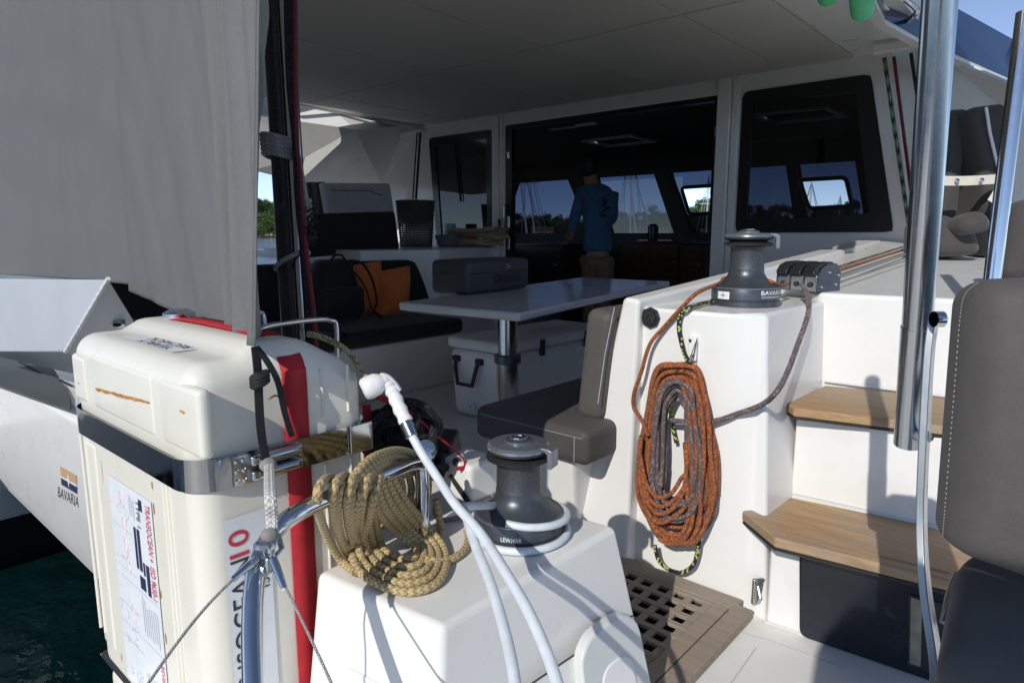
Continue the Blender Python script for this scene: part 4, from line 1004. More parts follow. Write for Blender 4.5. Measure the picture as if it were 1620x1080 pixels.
ts = [W(190, 541, z=.880), W(300, 553, z=.880), W(345, 546, z=.880), W(235, 533, z=.880)]
tz = RZ1 - .0105
tq = [V(-1.46, .462, tz), V(-1.19, .462, tz), V(-1.19, .512, tz), V(-1.46, .512, tz)]
S3 = MB().quad(*tq).build('service_sticker', 'sticker', shell, smooth=False, fix=False)
text('RECHECK', tq[2] + V(-.02, -.004, .0006), V(-.17, 0, 0), V(0, -.018, 0), 'ink', S3, lift=.0006); text('YEARLY', tq[2] + V(-.04, -.027, .0006), V(-.14, 0, 0), V(0, -.018, 0), 'ink', S3, lift=.0006)

# --- grey canvas hanging behind the raft
K0 = W(405, 548, y=.50); K1 = W(208, 462, y=.86); K2 = W(168, 446, y=.90); K3 = W(-60, 430, y=1.15)
ytop = {0: W(421, -60, y=.53)}
bot = crom([K0, W(372, 532, y=.60), W(340, 517, y=.66), W(270, 489, y=.76), K1, K2, K3], 16); nb_ = len(bot); nr_ = 70; vs = []
for j in range(nr_ + 1):
    f = j / nr_
    for i, p in enumerate(bot):
        g_ = i / (nb_ - 1); top = V(p.x, p.y, 2.32)
        if i == 0: pass
        top = top + V(.085 * (1 - g_), .07 * (1 - g_) + .0, 0)
        q = p + (top - p) * f
        # diagonal drag folds running down toward the lower right corner
        s_ = g_ * 2.9 - f * .95 + .55; env = math.exp(-((g_ - .14) / .20) ** 2)
        fold = sin(s_ * 13) * .5 + sin(s_ * 27 + 1.3 + sin(f * 5)) * .35 + sin(s_ * 47 + .4) * .16; amp = .026 * env + .005
        crease = sum(-h_ * math.exp(-((s_ - c_) / w_) ** 2) for c_, h_, w_ in ((1.18, .024, .034), (1.02, .018, .024), (.86, .022, .030), (.70, .018, .022), (.55, .018, .02), (.38, .02, .024), (.2, .02, .022), (.02, .018, .02), (-.15, .016, .02), (1.38, .016, .045), (1.62, .012, .05))) * (env * .8 + .2)
        small = .0035 * math.exp(-((g_ - .03) / .03) ** 2) * sin(f * 60 + g_ * 60)
        q = q + V(0, -1, 0) * (amp * fold * min(1, g_ / .06) + crease * min(1, g_ / .04) + small * (1 if g_ > .004 else 0))
        vs.append(q)
fs = [(j * nb_ + i, j * nb_ + i + 1, (j + 1) * nb_ + i + 1, (j + 1) * nb_ + i) for j in range(nr_) for i in range(nb_ - 1)]
CV = thing('sun_canvas', 'large grey canvas sunshade hanging down behind the liferaft', 'awning', K0)
o = MB().add(vs, fs).build('sheet', 'canvas', CV, ang=180, fix=False); q = o.modifiers.new('s', 'SUBSURF'); q.levels = q.render_levels = 1; q = o.modifiers.new('t', 'SOLIDIFY'); q.thickness = .0016
# stitched hem along the right edge
he = MB(); cols = [vs[j * nb_] for j in range(nr_ + 1)]; d_ = (bot[1] - bot[0]).normalized()
for j in range(nr_): pass
wv = [Vector(c) + V(0, -.0025, 0) for c in cols] + [Vector(c) + d_ * .020 + V(0, -.004, 0) for c in cols]; n = len(cols)
he.add(wv, [(j, j + 1, n + j + 1, n + j) for j in range(n - 1)]); o = he.build('hem', 'canvas', CV, fix=False, ang=80); q = o.modifiers.new('t', 'SOLIDIFY'); q.thickness = .002
# black webbing tie from the canvas corner down to the cord
BT = thing('webbing_tie', 'black webbing tie hanging from the lower corner of the grey canvas', 'strap', W(410, 600, x=RX1 + .02))
xw = RX1 + .022
wb = crom([W(404, 548, x=xw), W(408, 590, x=xw), W(410, 640, x=xw + .004), W(414, 690, x=xw + .012), W(424, 742, x=xw + .02)], 8)
ribbon(wb, .014, .003, (0, 1, 0), 1).build('strap', 'webbing', BT)
wb = crom([W(408, 552, x=xw), W(425, 575, x=xw + .006), W(440, 605, x=xw + .008), W(450, 650, x=xw + .004), W(462, 690, x=xw)], 8)
ribbon(wb, .010, .003, (0, 1, 0), 1).build('tail', 'webbing', BT)
kn = MB(); kc = W(411, 600, x=xw + .006)
for k in range(3): kn.tube([kc + V(.008 * cos(a), .012 * sin(a), .006 * (k - 1) + .004 * sin(a)) for a in [2 * pi * j / 14 for j in range(14)]], .0055, 8, closed=True)
kn.rbox(kc, (.018, .022, .026), .008); kn.build('knot', 'webbing', BT)
fr = W(436, 630, x=xw); MB().tube(crom([fr + V(0, -.012, 0), fr + V(.004, -.004, .006), fr + V(0, .006, .003), fr + V(0, .014, .006)], 5), .0018, 6).build('twist_tie', 'rust', BT)

# --- white cord lashing to the stainless rail + lifelines
RL = [W(402, 1110, t=.80), W(399, 1000, t=.85), W(402, 930, t=.885), W(412, 878, t=.92), W(436, 838, t=.955), W(475, 808, t=.99), W(540, 779, t=1.07), W(607, 752, t=1.17), W(648, 735, t=1.25), W(664, 736, t=1.28), W(668, 760, t=1.285), W(668, 830, t=1.29)]
zend = W(668, 830, t=1.29); RL.append(V(zend.x, zend.y, ZQ - .002))
RAIL = thing('guard_rail', 'bent stainless guard rail between the liferaft and the near winch pedestal', 'rail', RL[-1])
MB().tube(crom(RL, 10), .0135, 20).build('tube', 'chrome', RAIL, ang=80)
MB().lathe([(.03, 0), (.03, .006), (.016, .012), (.015, .02)], (RL[-1].x, RL[-1].y, ZQ), 24).build('base_flange', 'steel', RAIL)
j0 = W(424, 868, t=.90); sk = MB()
sk.tube([j0 + V(.011 * cos(a), 0, .014 * sin(a)) for a in [2 * pi * k / 16 for k in range(16)]], .0035, 8, closed=True); sk.rbox(j0 + V(.004, .0, -.02), (.014, .018, .026), .005)
sk.tube([W(440, 845, t=.93), W(446, 868, t=.915), W(432, 884, t=.905)], .004, 8); sk.lathe([(.007, 0), (.007, .012), (.004, .016)], W(420, 862, t=.89), 12, axis=(0, -1, .3)); sk.build('shackle', 'steel', RAIL)
LA = [W(406, 884, t=.895), W(375, 910, t=.87), W(330, 955, t=.84), W(285, 1010, t=.80), W(232, 1084, t=.76), W(190, 1150, t=.72)]
LB = [W(432, 884, t=.895), W(440, 905, t=.885), W(475, 975, t=.85), W(526, 1084, t=.80), W(550, 1150, t=.77)]
for nm_, P_, lab in (('a', LA, 'left wire lifeline running down from the rail bend across the liferaft'), ('b', LB, 'right wire lifeline running down from the rail bend past the red strap')):
    t = thing('lifeline', lab, 'wire', P_[0], 'wire lifelines')
    MB().tube(crom(P_, 8), .0019, 8).build('wire', 'wire', t, fix=False)
    e = P_[0] + (P_[1] - P_[0]) * (1.25 if nm_ == 'a' else 2.2); MB().tube([P_[0], P_[0] + (e - P_[0]) * .3, e], [.0055, .006, .0042], 12).build('swage_fitting', 'chrome', t)
cdp = [W(424, 735, x=xw + .02), W(425, 780, t=.915), W(428, 820, t=.912), W(427, 860, t=.90)]
WC = thing('white_cord', 'knotted white cord joining the black webbing tie to the guard rail', 'cord', cdp[-1])
MB().tube(crom(cdp, 8), .0055, 10, flat=(.7, 1.2)).tube(crom([p + V(.004, .004, 0) for p in cdp], 8), .0045, 8).build('cord', 'whiterope', WC, fix=False)
MB().rbox(cdp[0], (.022, .024, .02), .009, puff=(.002, .002, .002)).build('knot', 'whiterope', WC); MB().rbox(cdp[-1] + V(0, 0, .012), (.02, .022, .02), .009).build('knot', 'whiterope', WC)

# --- tan rope coil draped over the rail
TC = thing('rope_coil', 'tan zigzag braided rope coil draped over the stainless rail', 'rope coil', W(640, 900, z=ZQ))
def railt(px): return float(np.interp(px, [436, 475, 540, 607, 648, 700], [.955, .99, 1.07, 1.17, 1.25, 1.32]))
def coilpt(px, py, lay):
    """rail depth up high, resting on the pedestal low down, blended between; lay = rope layers toward the eye"""
    tr = railt(px); d = ray(px, max(py, 845)); tp = (ZQ + .009 - CAM.z) / d.z
    k = max(0, min(1, (py - 775) / 105)); k = k * k * (3 - 2 * k); t = tr + (min(tp, tr + .16) - tr) * k if py < 880 else tp
    p = W(px, py, t=t - lay * .013); 
    if p.z < ZQ + .008: p.z = ZQ + .008
    return p
tan_rope = MB(); STR = []
def fan(A, B, n, la, lb, ja=0):
    """n parallel strands between guide curves A and B"""
    for i in range(n):
        f = i / max(1, n - 1); STR.append([((a[0] + (b[0] - a[0]) * f) , (a[1] + (b[1] - a[1]) * f), la + (lb - la) * f + (a[2] if len(a) > 2 else 0)) for a, b in zip(A, B)])
# arch over the rail: six parallel turns
fan([(548, 775, 1), (566, 745, 1), (592, 722, 0), (628, 712, -2), (660, 722, -3), (677, 755, -3.5), (674, 795, -2), (660, 832, -1)],
    [(566, 800, 1), (580, 772, 1), (596, 758, .5), (610, 754, -.5), (620, 760, -1.5), (624, 782, -2), (618, 806, -1.5), (608, 832, -1)], 5, 0, .6)
# left turns hanging in front of the rail
fan([(562, 905, .5), (538, 884, 1.5), (515, 842, 2), (502, 798, 2), (506, 768, 1.5), (520, 756, -1), (532, 764, -3), (540, 800, -3)],
    [(580, 880, 1.5), (572, 858, 2.5), (570, 825, 3), (573, 790, 3), (580, 760, 2), (592, 748, -1), (604, 756, -3), (608, 790, -3)], 4, 0, .8)
STR.append([(545, 760, -1), (536, 775, 1.6), (534, 815, 2.4), (540, 852, 2.6), (552, 864, 2.6), (560, 846, 3), (566, 800, 3), (574, 764, 2), (586, 752, -1)])
STR.append([(566, 754, -1), (556, 770, 2), (556, 812, 3), (562, 846, 3.4), (572, 850, 3.4), (582, 828, 3.6), (590, 790, 3), (598, 760, 2), (606, 750, -1)])
# lower bundle sweeping down to the right and back round
fan([(618, 752, 1), (640, 790, 1.2), (676, 832, 1), (702, 866, .4), (706, 896, .2), (688, 924, .2), (646, 936, .2), (600, 924, .3), (566, 900, .8), (556, 868, 1.5)],
    [(584, 764, 1.5), (596, 804, 2.5), (622, 838, 2.6), (650, 858, 2.2), (660, 870, 2), (654, 882, 1.8), (632, 884, 1.8), (610, 872, 2), (598, 846, 2.6), (590, 800, 2.8)], 5, 0, .6)
STR.append([(672, 884, 1.4), (700, 888, .3), (722, 880, 0), (737, 866, 0), (741, 848, 0), (738, 836, 0)])
STR.append([(690, 790, -1), (694, 812, -1), (697, 835, -1), (694, 852, 0), (686, 866, 0)])
def strand(pts): return [coilpt(*p) for p in pts]
for s_ in STR: tan_rope.tube(crom(strand(s_), 9), .0075, 10)
tan_rope.build('strand', 'tan', TC, ang=80, fix=False)

# --- shower hose, head, and its loop round the near winch
SHW = thing('deck_shower', 'white hand shower with its pale hose lying across the rope coil', 'shower', W(640, 690, t=1.05))
hp_ = [W(612, 606, t=1.210), W(622, 622, t=1.210), W(632, 645, t=1.199), W(643, 668, t=1.188)]
MB().tube(crom(hp_, 6), [.0125 + .0012 * sin(k * 1.6) for k in range(19)], 16).build('grip', 'white_pl', SHW, ang=60)
hc = W(598, 606, t=1.205); ax_ = (-RT * .86 - UP * .42 - AX * .25).normalized()
hd_ = MB(); hd_.lathe([(.010, -.014), (.015, -.008), (.0205, .002), (.0215, .016), (.0205, .026), (.0175, .029)], hc, 28, axis=ax_); hd_.rbox(W(607, 603, t=1.210), (.026, .026, .026), .011)
hdo = hd_.build('head', 'white_pl', SHW, ang=50)
MB().lathe([(.0165, .0292), (.0155, .0305)], hc, 24, axis=ax_).build('spray_face', 'sticker', hdo)
MB().tube(crom([W(602, 591, t=1.210), W(614, 594, t=1.210), W(626, 605, t=1.210), W(634, 617, t=1.210)], 6), [.004] * 19, 10, flat=(.5, 1.6)).build('trigger', 'white_pl', SHW)
MB().tube([W(640, 664, t=1.191), W(652, 690, t=1.179)], .0115, 18).tube([W(644, 672, t=1.188), W(646, 677, t=1.186)], .0125, 18).build('ferrule', 'steel', SHW)
hs = [W(651, 688, t=1.180), W(668, 718, t=1.166), W(690, 752, t=1.140), W(720, 797, t=1.080), W(760, 843, t=1.021), W(800, 905, t=0.936), W(835, 965, t=0.874), W(868, 1040, t=0.813), W(890, 1110, t=0.770)]
MB().tube(crom(hs, 10), .0078, 14).build('hose', 'hose', SHW, ang=80, fix=False)
# wrapped hose (spring line) on the winch
LLv = Vector(ll); wr_ = []
a0 = cl_ + R(175); sw_ = .93
for k in range(64):
    f = k / 63; a = a0 - f * R(560) ; rad = ease(.102, .060, max(0, (f - .42) / .58) ** .8) * sw_ + .004; z = ease(.008, .055, max(0, (f - .35) / .65)) 
    rad = max(rad, np.interp(z / sw_, [0, .046, .05, .055, .064, .074, .086], [.097, .097, .092, .084, .070, .058, .052]) * sw_ + .008)
    wr_.append(LLv + V(rad * cos(a), rad * sin(a), z + .002))
lead = [W(818, 1110, t=.76), W(810, 1050, t=.80), W(795, 985, t=.86), W(775, 920, t=.93), W(752, 862, t=1.01), W(738, 815, t=1.10), W(742, 800, t=1.19)]
WH = MB().tube(crom(lead + [wr_[0] + (wr_[0] - LLv).normalized() * .006] + wr_[2::3], 6), .0076, 14)
tag(WH.build('mooring_hose', 'hose', None, ang=80, fix=False), 'pale hose wound twice round the near winch and falling over the pedestal', 'hose')

# --- dark rope bundle with red strap and jammer behind the shower
BB = thing('rope_hank', 'black rope hank bundled behind the white hand shower', 'rope hank', W(640, 720, t=1.45))
hk = MB(); rq = random.Random(9)
for k in range(16):
    cx, cy, t_ = 632 + rq.uniform(-20, 26), 694 + rq.uniform(-18, 22), 1.50 + rq.uniform(-.05, .05); rx, ry, an = rq.uniform(30, 52), rq.uniform(24, 46), rq.uniform(-.6, .6)
    pts = []
    for j in range(12):
        a = 2 * pi * j / 12; dx, dy = rx * cos(a), ry * sin(a)
        pts.append(W(cx + dx * cos(an) - dy * sin(an), cy + dx * sin(an) + dy * cos(an), t=t_ + .03 * cos(a * 2 + k)))
    hk.tube(crom(pts, 5, True), .0085, 8, closed=True)
hk.build('coil', 'blkrope', BB, ang=80, fix=False)
hb = MB(); hb.rbox(W(628, 690, t=1.541), (.10, .08, .10), .03, puff=(.01, .01, .01)); hb.build('core', 'webbing', BB)
SN = thing('snatch_block', 'round steel snatch block among the black hank under the shower hose', 'block', W(668, 720, t=1.412))
nsn = (CAM - W(668, 720, t=1.412)).normalized() + V(.6, 0, .2)
MB().lathe([(.020, -.018), (.026, -.016), (.026, .012), (.022, .018), (.008, .020)], W(670, 712, t=1.423), 28, axis=nsn).build('cheek', 'steel', SN); MB().rbox(W(660, 735, t=1.423), (.03, .03, .04), .01).build('shackle', 'chrome', SN)
JM = thing('rope_jammer', 'black rope jammer on a white pad behind the near winch', 'jammer', W(705, 760, t=1.605))
jc = W(698, 722, t=1.584); rz = Matrix.Rotation(R(-62), 3, 'Z') @ Matrix.Rotation(R(24), 3, 'Y')
MB().rbox(jc, (.12, .07, .062), .018, rot=rz, puff=(.0, .0, .006)).build('body', 'black_pl', JM)
jl = MB(); jl.rbox(jc + V(.01, .01, .038), (.075, .045, .022), .009, rot=rz); jl.build('lever', 'black_rub', JM)
MB().rbox(W(718, 738, t=1.541), (.018, .045, .012), .005, rot=Matrix.Rotation(R(20), 3, 'Z')).build('red_tab', 'red', JM)
for k, (px, py) in enumerate(((704, 739), (722, 730))): MB().lathe([(.010, 0), (.010, .004), (.006, .002)], W(px, py, t=1.509), 16, axis=(CAM - jc)).build('screw', 'black_rub', JM)
pdp = W(742, 790, t=1.562); MB().rbox(V(pdp.x, pdp.y, ZQ + .045), (.11, .10, .09), .012).build('pad', 'gel', JM)
MB().tube([W(713, 752, t=1.519), W(728, 775, t=1.498), W(745, 800, t=1.477)], .006, 8).build('control_line', 'webbing', JM)
RS = crom([W(574, 612, t=1.455), W(600, 628, t=1.455), W(635, 643, t=1.455), W(660, 660, t=1.455), W(690, 688, t=1.477), W(716, 708, t=1.498), W(733, 726, t=1.498), W(735, 738, t=1.487), W(722, 741, t=1.477)], 8)
rr = [ease(.016, .0048, min(1, k / 30)) for k in range(len(RS))]
tag(MB().tube(RS, rr, 10, flat=(.35, 1)).tube([W(580, 640, t=1.477), W(582, 700, t=1.477), W(584, 780, t=1.477)], .012, 8, flat=(.5, 1)).build('red_line', 'red', None, fix=False), 'red strap line running from the liferaft over the black hank to the jammer', 'strap')
# small brown toggled line end on the pedestal and thin lead line
tag(MB().tube(crom([W(690, 795, t=1.38), W(688, 812, t=1.36), W(700, 822, z=ZQ + .006), W(725, 818, z=ZQ + .006), W(742, 812, z=ZQ + .006)], 6), .0055, 8).build('lead_line', 'greyrope', None, fix=False), 'short grey line lying on the pedestal behind the near winch', 'line')
# handle hoop over the raft and yellow fleck line from it
HB = thing('hand_hoop', 'low stainless hoop rail standing over the liferaft top', 'rail', W(470, 530, t=1.2))
hh = [W(414, 545, t=1.232), W(412, 526, t=1.232), W(420, 517, t=1.238), W(460, 510, t=1.299), W(505, 505, t=1.366), W(524, 507, t=1.400), W(532, 516, t=1.411), W(533, 575, t=1.422)]
MB().tube(crom(hh, 8), .0052, 12).build('front_bar', 'steel', HB)
MB().tube(crom([W(404, 506, t=1.277), W(408, 495, t=1.288), W(416, 498, t=1.299), W(419, 520, t=1.299)], 6), .0052, 10).build('end_bar', 'steel', HB)
pz = W(290, 512, t=1.456); MB().lathe([(.03, 0), (.034, .004), (.034, .012), (.02, .02)], W(284, 503, t=1.490), 24).build('cleat_dome', 'steel', HB)
tag(MB().tube(crom([W(486, 528, t=1.299), W(508, 533, t=1.299), W(535, 545, t=1.299), W(558, 564, t=1.288), W(572, 588, t=1.277), W(584, 606, t=1.232)], 8), .0062, 10).build('yellow_line', rope_mat('pale yellow rope', (.55, .50, .28), (.30, .26, .12), frac=.6, N=5), None, fix=False), 'yellowish rope curving over the liferaft shoulder to the shower head', 'rope')

# --- pole with furled ropes at the stern
PT = 1.52
pb0, pb1 = W(472, 560, t=PT), W(436, -30, t=PT)
POLE = thing('awning_pole', 'dark polished pole wrapped with grey rope right of the canvas', 'pole', pb0)
of_ = RT * .0165; MB().tube([W(478, 640, t=PT) + of_, pb0 + of_, pb1 + of_], .0205, 28).build('tube', 'chrome', POLE)
MB().tube([W(478, 640, t=PT) - of_, pb0 - of_, pb1 - of_], .0185, 24).build('sleeve', 'sleeve', POLE)
sd_ = -RT * .012 + (CAM - pb0).normalized() * .0285; tk = [W(478, 640, t=PT) + sd_, pb1 + sd_]; tkm = MB(); tkm.tube(tk, .006, 8)
n = 150
for k in range(n): p = tk[0] + (tk[1] - tk[0]) * k / n; tkm.rbox(p, (.014, .014, .0035), .0015, k=1, mid=1)
tkm.build('toothed_track', 'seam', POLE)
wrp = MB()
for q_ in range(5):
    pc = W(441 + q_ * .9, 219 + q_ * 7, t=PT); wrp.tube([pc + (RT * cos(a) + AX * sin(a)) * .037 + V(0, 0, -.006 * sin(a / 2) - .010 * cos(a)) for a in [2 * pi * j / 18 for j in range(18)]], .0062, 8, closed=True)
wrp.tube(crom([W(466, 232, t=PT - .03), W(472, 262, t=PT - .03), W(474, 300, t=PT - .02), W(482, 345, t=PT - .02), W(486, 352, t=PT - .02), W(484, 320, t=PT - .02), W(477, 285, t=PT - .02)], 6), .006, 8)
wrp.tube(crom([W(470, 240, t=PT - .02), W(478, 280, t=PT - .01), W(487, 330, t=PT - .01), W(491, 345, t=PT - .01), W(489, 315, t=PT - .01)], 6), .006, 8)
pc = W(462, 412, t=PT)
wrp.tube([pc + (RT * cos(a) + AX * sin(a)) * .037 + V(0, 0, .02 * cos(a)) for a in [2 * pi * j / 18 for j in range(18)]], .0055, 8, closed=True)
tag(wrp.build('lashing', 'greyrope', None, fix=False), 'grey rope lashing turned several times round the dark pole', 'rope')
for lab, mt, rad, pts in (('black line running down the dark pole', 'blkrope', .0065, [(459, -20), (463, 150), (472, 300), (480, 420), (490, 520), (494, 600)]), ('dark red line running down beside the dark pole', 'redrope', .0065, [(466, -20), (468, 200), (475, 290), (484, 400), (496, 500), (500, 560)]), ('brown shock line close against the dark pole', 'webbing', .0055, [(452, -20), (456, 120), (465, 220), (471, 330), (482, 430), (488, 560)])):
    tag(MB().tube(crom([W(*p, t=PT - .035) for p in pts], 6), rad, 8).build('pole_line', mt, None, fix=False), lab, 'rope', 'lines along the pole')
bl = MB(); rq = random.Random(5)
for k in range(7):
    pts = [W(488 + rq.uniform(-9, 13), 325 + j * 9 + rq.uniform(-5, 5), t=PT - .02 + rq.uniform(-.02, .02)) for j in range(8)]; bl.tube(crom(pts, 4), .0024, 6)
tag(bl.build('cord_bundle', 'blkrope', None, fix=False), 'tangle of thin black cord hanging beside the dark pole', 'cord')

# --- white box with weld bead, left of the raft
yb0 = .66
tl0, tl1, bl1, bl0 = W(-40, 440, y=yb0), W(172, 441, y=yb0), W(104, 556, y=yb0), W(-40, 556, y=yb0)
pr1, pr2 = W(214, 510, y=yb0 + .16), W(160, 600, y=yb0 + .16); pk = W(205, 470, y=yb0 + .25)
BX = thing('stern_locker', 'white stern locker box toned shade grey, with a slanted welded end, behind the liferaft', 'locker', bl1)
bx = MB(); bb = [tl1 + V(0, .22, 0), tl0 + V(0, .22, 0), bl0 + V(0, .22, 0), bl1 + V(0, .22, 0)]
bx.add([tl0, tl1, bl1, bl0, tl0 + V(0, .17, -.03), W(213, 508, y=.80), W(160, 602, y=.80), bl0 + V(0, .17, -.02)], [(0, 1, 2, 3), (1, 5, 6, 2), (0, 4, 5, 1), (4, 7, 6, 5), (0, 3, 7, 4), (3, 2, 6, 7)])
bx.build('box', 'palegrey', BX, bevel=.006)  # white box coloured grey, its shaded look is put into the colour
wdp = [mid(tl1, bl1, k / 30) + V(.001 * sin(k * 2.1) , -.001, .001 * cos(k * 3)) for k in range(31)]
MB().tube(wdp, [.0062 + .0016 * sin(k * 2.4) for k in range(31)], 8).build('weld_bead', 'white_pl', BX)
bpx = W(190, 507, y=.755); nb2 = (W(160, 602, y=.80) - bl1).cross(tl1 - bl1).normalized(); nb2 = nb2 if nb2.y < 0 else -nb2
MB().lathe([(.016, -.01), (.016, .004), (.02, .004), (.02, .008), (.012, .012)], bpx + nb2 * .01, 6, axis=nb2).build('bolt', 'steel', BX)

# --- dining table
tA, tB = W(630, 478, z=.75), W(822, 495, z=.75); tD = W(918, 438.5, z=.75); tC = tB + (tD - tA) * 1.0
TB = thing('dining_table', 'white cockpit dining table on a steel pedestal leg', 'table', W(803, 560, z=0) * .0 + V((tA.x + tC.x) / 2, (tA.y + tC.y) / 2, 0))
tpz = MB().prism([tA, tB, tC, tD], (0, 0, -.032)).build('table_top', 'table', TB, bevel=.010)
lg = W(803, 510, y=2.02); lt = MB().tube([(lg.x, lg.y, .0), (lg.x, lg.y, .50)], .047, 28); lt.build('leg', 'steel', TB)
MB().tube([(lg.x, lg.y, .50), (lg.x, lg.y, .716)], .040, 28).build('inner_leg', 'steel', TB); MB().lathe([(.05, .49), (.056, .495), (.056, .525), (.048, .53)], (lg.x, lg.y, 0), 28).build('collar', 'anod', TB)
# hard case on the table
ca_, cb, cc = W(700, 462, z=.752), W(741, 467, z=.752), W(838, 455, z=.752); lng = (cc - cb); dl_ = lng.length; dr_ = lng.normalized(); sd2 = V(-dr_.y, dr_.x, 0); cw = .22; chh = .148
CS = thing('hard_case', 'dark grey rounded hard case lying on the white table', 'case', cb + lng / 2 + sd2 * cw / 2)
rotc = Matrix((dr_, sd2, V(0, 0, 1))).transposed(); cc_ = cb + lng / 2 + sd2 * cw / 2
bodyc = MB().rbox(cc_ + V(0, 0, .076), (dl_, cw, .150), .024, rot=rotc, k=4, puff=(.004, .004, .004)).build('body', 'case', CS, ang=50)
MB().rbox(cc_ + V(0, 0, .092), (dl_ + .004, cw + .004, .005), .0024, rot=rotc, k=2, mid=3, fn=lambda p, u: Vector((p.x + .004 * u[0] * (1 - u[1] ** 2) - .012 * u[0] * abs(u[1]) ** 6, p.y + .005 * u[1] * (1 - u[0] ** 2), p.z))).build('seam', 'seam', CS)
mc = cb + lng * .60 - sd2 * .007; MB().rbox(mc + V(0, 0, .060), (dl_ * .42, .014, .036), .007, rot=rotc).build('handle', 'black_pl', CS)
lgx = cb + lng * .58 - sd2 * .010 + V(0, 0, .117); el = MB(); el.add([lgx + dr_ * .026 * cos(a) + V(0, 0, .010 * sin(a)) for a in [2 * pi * k / 20 for k in range(20)]] + [lgx + dr_ * .021 * cos(a) + V(0, 0, .0065 * sin(a)) for a in [2 * pi * k / 20 for k in range(20)]], [(k, (k + 1) % 20, 20 + (k + 1) % 20, 20 + k) for k in range(20)])
el.add([lgx - sd2 * .0005 + dr_ * .008 * cos(a) + V(0, 0, .006 * sin(a)) for a in [2 * pi * k / 12 for k in range(12)]], [tuple(range(12))])
o = el.build('oval_badge', 'steel', CS, smooth=False, fix=False)

# --- cooler
CX0, CX1, CY0, CY1 = -2.70, -2.27, 2.53, 3.52
CO = thing('cooler', 'big white hard cooler on the cockpit floor under the table', 'cooler', ((CX0 + CX1) / 2, (CY0 + CY1) / 2, 0))
def taper(p, u): k = 1 - .05 * (1 - u[2]) / 2; return Vector((p.x * k, p.y * k, p.z))
cbx = MB().rbox(((CX0 + CX1) / 2, (CY0 + CY1) / 2, .20), (CX1 - CX0, CY1 - CY0, .39), .045, k=4, fn=taper).build('body', 'cooler', CO, ang=50)
lid = MB().rbox(((CX0 + CX1) / 2, (CY0 + CY1) / 2, .424), (CX1 - CX0 + .012, CY1 - CY0 + .012, .062), .022, k=4).build('lid', 'cooler', CO, ang=50)
MB().boxb(CX0 + .02, CX1 - .02, CY0 + .02, CY1 - .02, .389, .396).build('gasket', 'anod', CO)
dm = MB()
for x, y in ((CX0 + .1, CY0 + .09), (CX1 - .1, CY0 + .09), (CX1 - .1, CY1 - .12)): dm.lathe([(.035, 0), (.033, .004), (.028, .0045)], (x, y, .4545), 20)
dm.build('lid_dimple', 'cooler', lid)
text('YETI', (CX1 - .10, CY0 + .36, .4560), V(0, .28, 0), V(-.11, 0, 0), 'stick_line', lid)
xc = (CX0 + CX1) / 2 - .055; hn = MB(); yh = CY0 - .012
hn.tube([(xc - .085, yh, .335), (xc - .080, yh - .012, .30), (xc - .055, yh - .02, .205), (xc + .055, yh - .02, .205), (xc + .080, yh - .012, .30), (xc + .085, yh, .335)], .012, 10)
for sx in (-.088, .088): hn.rbox((xc + sx, yh + .006, .338), (.05, .03, .035), .010)
hn.build('handle', 'black_rub', CO)
MB().lathe([(.022, 0), (.022, .014), (.014, .018), (.012, .010)], (xc + .02, CY0 + .014, .075), 16, axis=(0, -1, 0)).build('drain_plug', 'cooler', CO)
for k in (0, 1): MB().rbox((CX1 + .008, CY0 + .3 + .42 * k, .40), (.018, .035, .09), .006).build('latch', 'black_rub', CO)

# --- starboard bench cushions
def cushion(name, label, c, size, r, rot, mt, puff=(.01, .01, .012), group=None, seam=True, cat='cushion'):
    t = thing(name, label, cat, c, group); Rm = rot
    MB().rbox(c, size, r, rot=Rm, k=4, mid=8, puff=puff).build('cover', mt, t, ang=70)
    if seam:
        h = [s / 2 for s in size]; e = .0025; pm = MB()
        for sg in (-1, 1):
            P = []; rr = r * .9
            # seam loop round the two largest faces
            ax3 = size.index(min(size)); o2 = [a for a in range(3) if a != ax3]
            for cx, cy, a0 in ((h[o2[0]] - rr, h[o2[1]] - rr, 0), (-h[o2[0]] + rr, h[o2[1]] - rr, pi / 2), (-h[o2[0]] + rr, -h[o2[1]] + rr, pi), (h[o2[0]] - rr, -h[o2[1]] + rr, 1.5 * pi)):
                for k in range(5):
                    a = a0 + k * pi / 8; p = [0, 0, 0]; p[o2[0]] = cx + rr * cos(a); p[o2[1]] = cy + rr * sin(a); p[ax3] = sg * (h[ax3] - r * .75); 
                    q = Vector(p); q = Rm @ q if Rm is not None else q; P.append(q + Vector(c))
            pm.tube(P, e, 6, closed=True)
        pm.build('piping', mt, t)
    return t
cs0 = [W(762, 610, z=.462), W(941, 642, z=.462)]
cush = MB(); zt2, zb2 = .462, .352
fA, fB = W(757, 648, z=.40), W(941, 690, z=.36)
SC = thing('bench_cushion', 'black bench cushion with a sunlit grey end, beside the cooler', 'cushion', V(-1.25, 1.9, zb2))
xa, xb_, ya2, yb2 = -1.50, -1.045, 1.515, 3.3
def skew(p, u): return Vector((p.x, p.y, p.z))
MB().rbox(((xa + xb_) / 2, (ya2 + yb2) / 2, (zt2 + zb2) / 2), (xb_ - xa, yb2 - ya2, zt2 - zb2), .028, k=4, mid=10, puff=(0, .0, .008)).build('cover', 'fab_drk', SC, ang=70)
stc = MB(); xs2 = xb_ - .045
stc.tube([(xs2, ya2 - .0005, zb2 + .012), (xs2, ya2 - .0005, zt2 - .026), (xs2, ya2 + .014, zt2 - .006)], .0008, 6); stc.tube([(xa + .03, ya2 + .001, zt2 - .024), (xb_ - .02, ya2 + .001, zt2 - .024)], .0008, 6); stc.build('stitching', 'stick_line', SC)
br = Matrix.Rotation(R(-9), 3, 'Y')
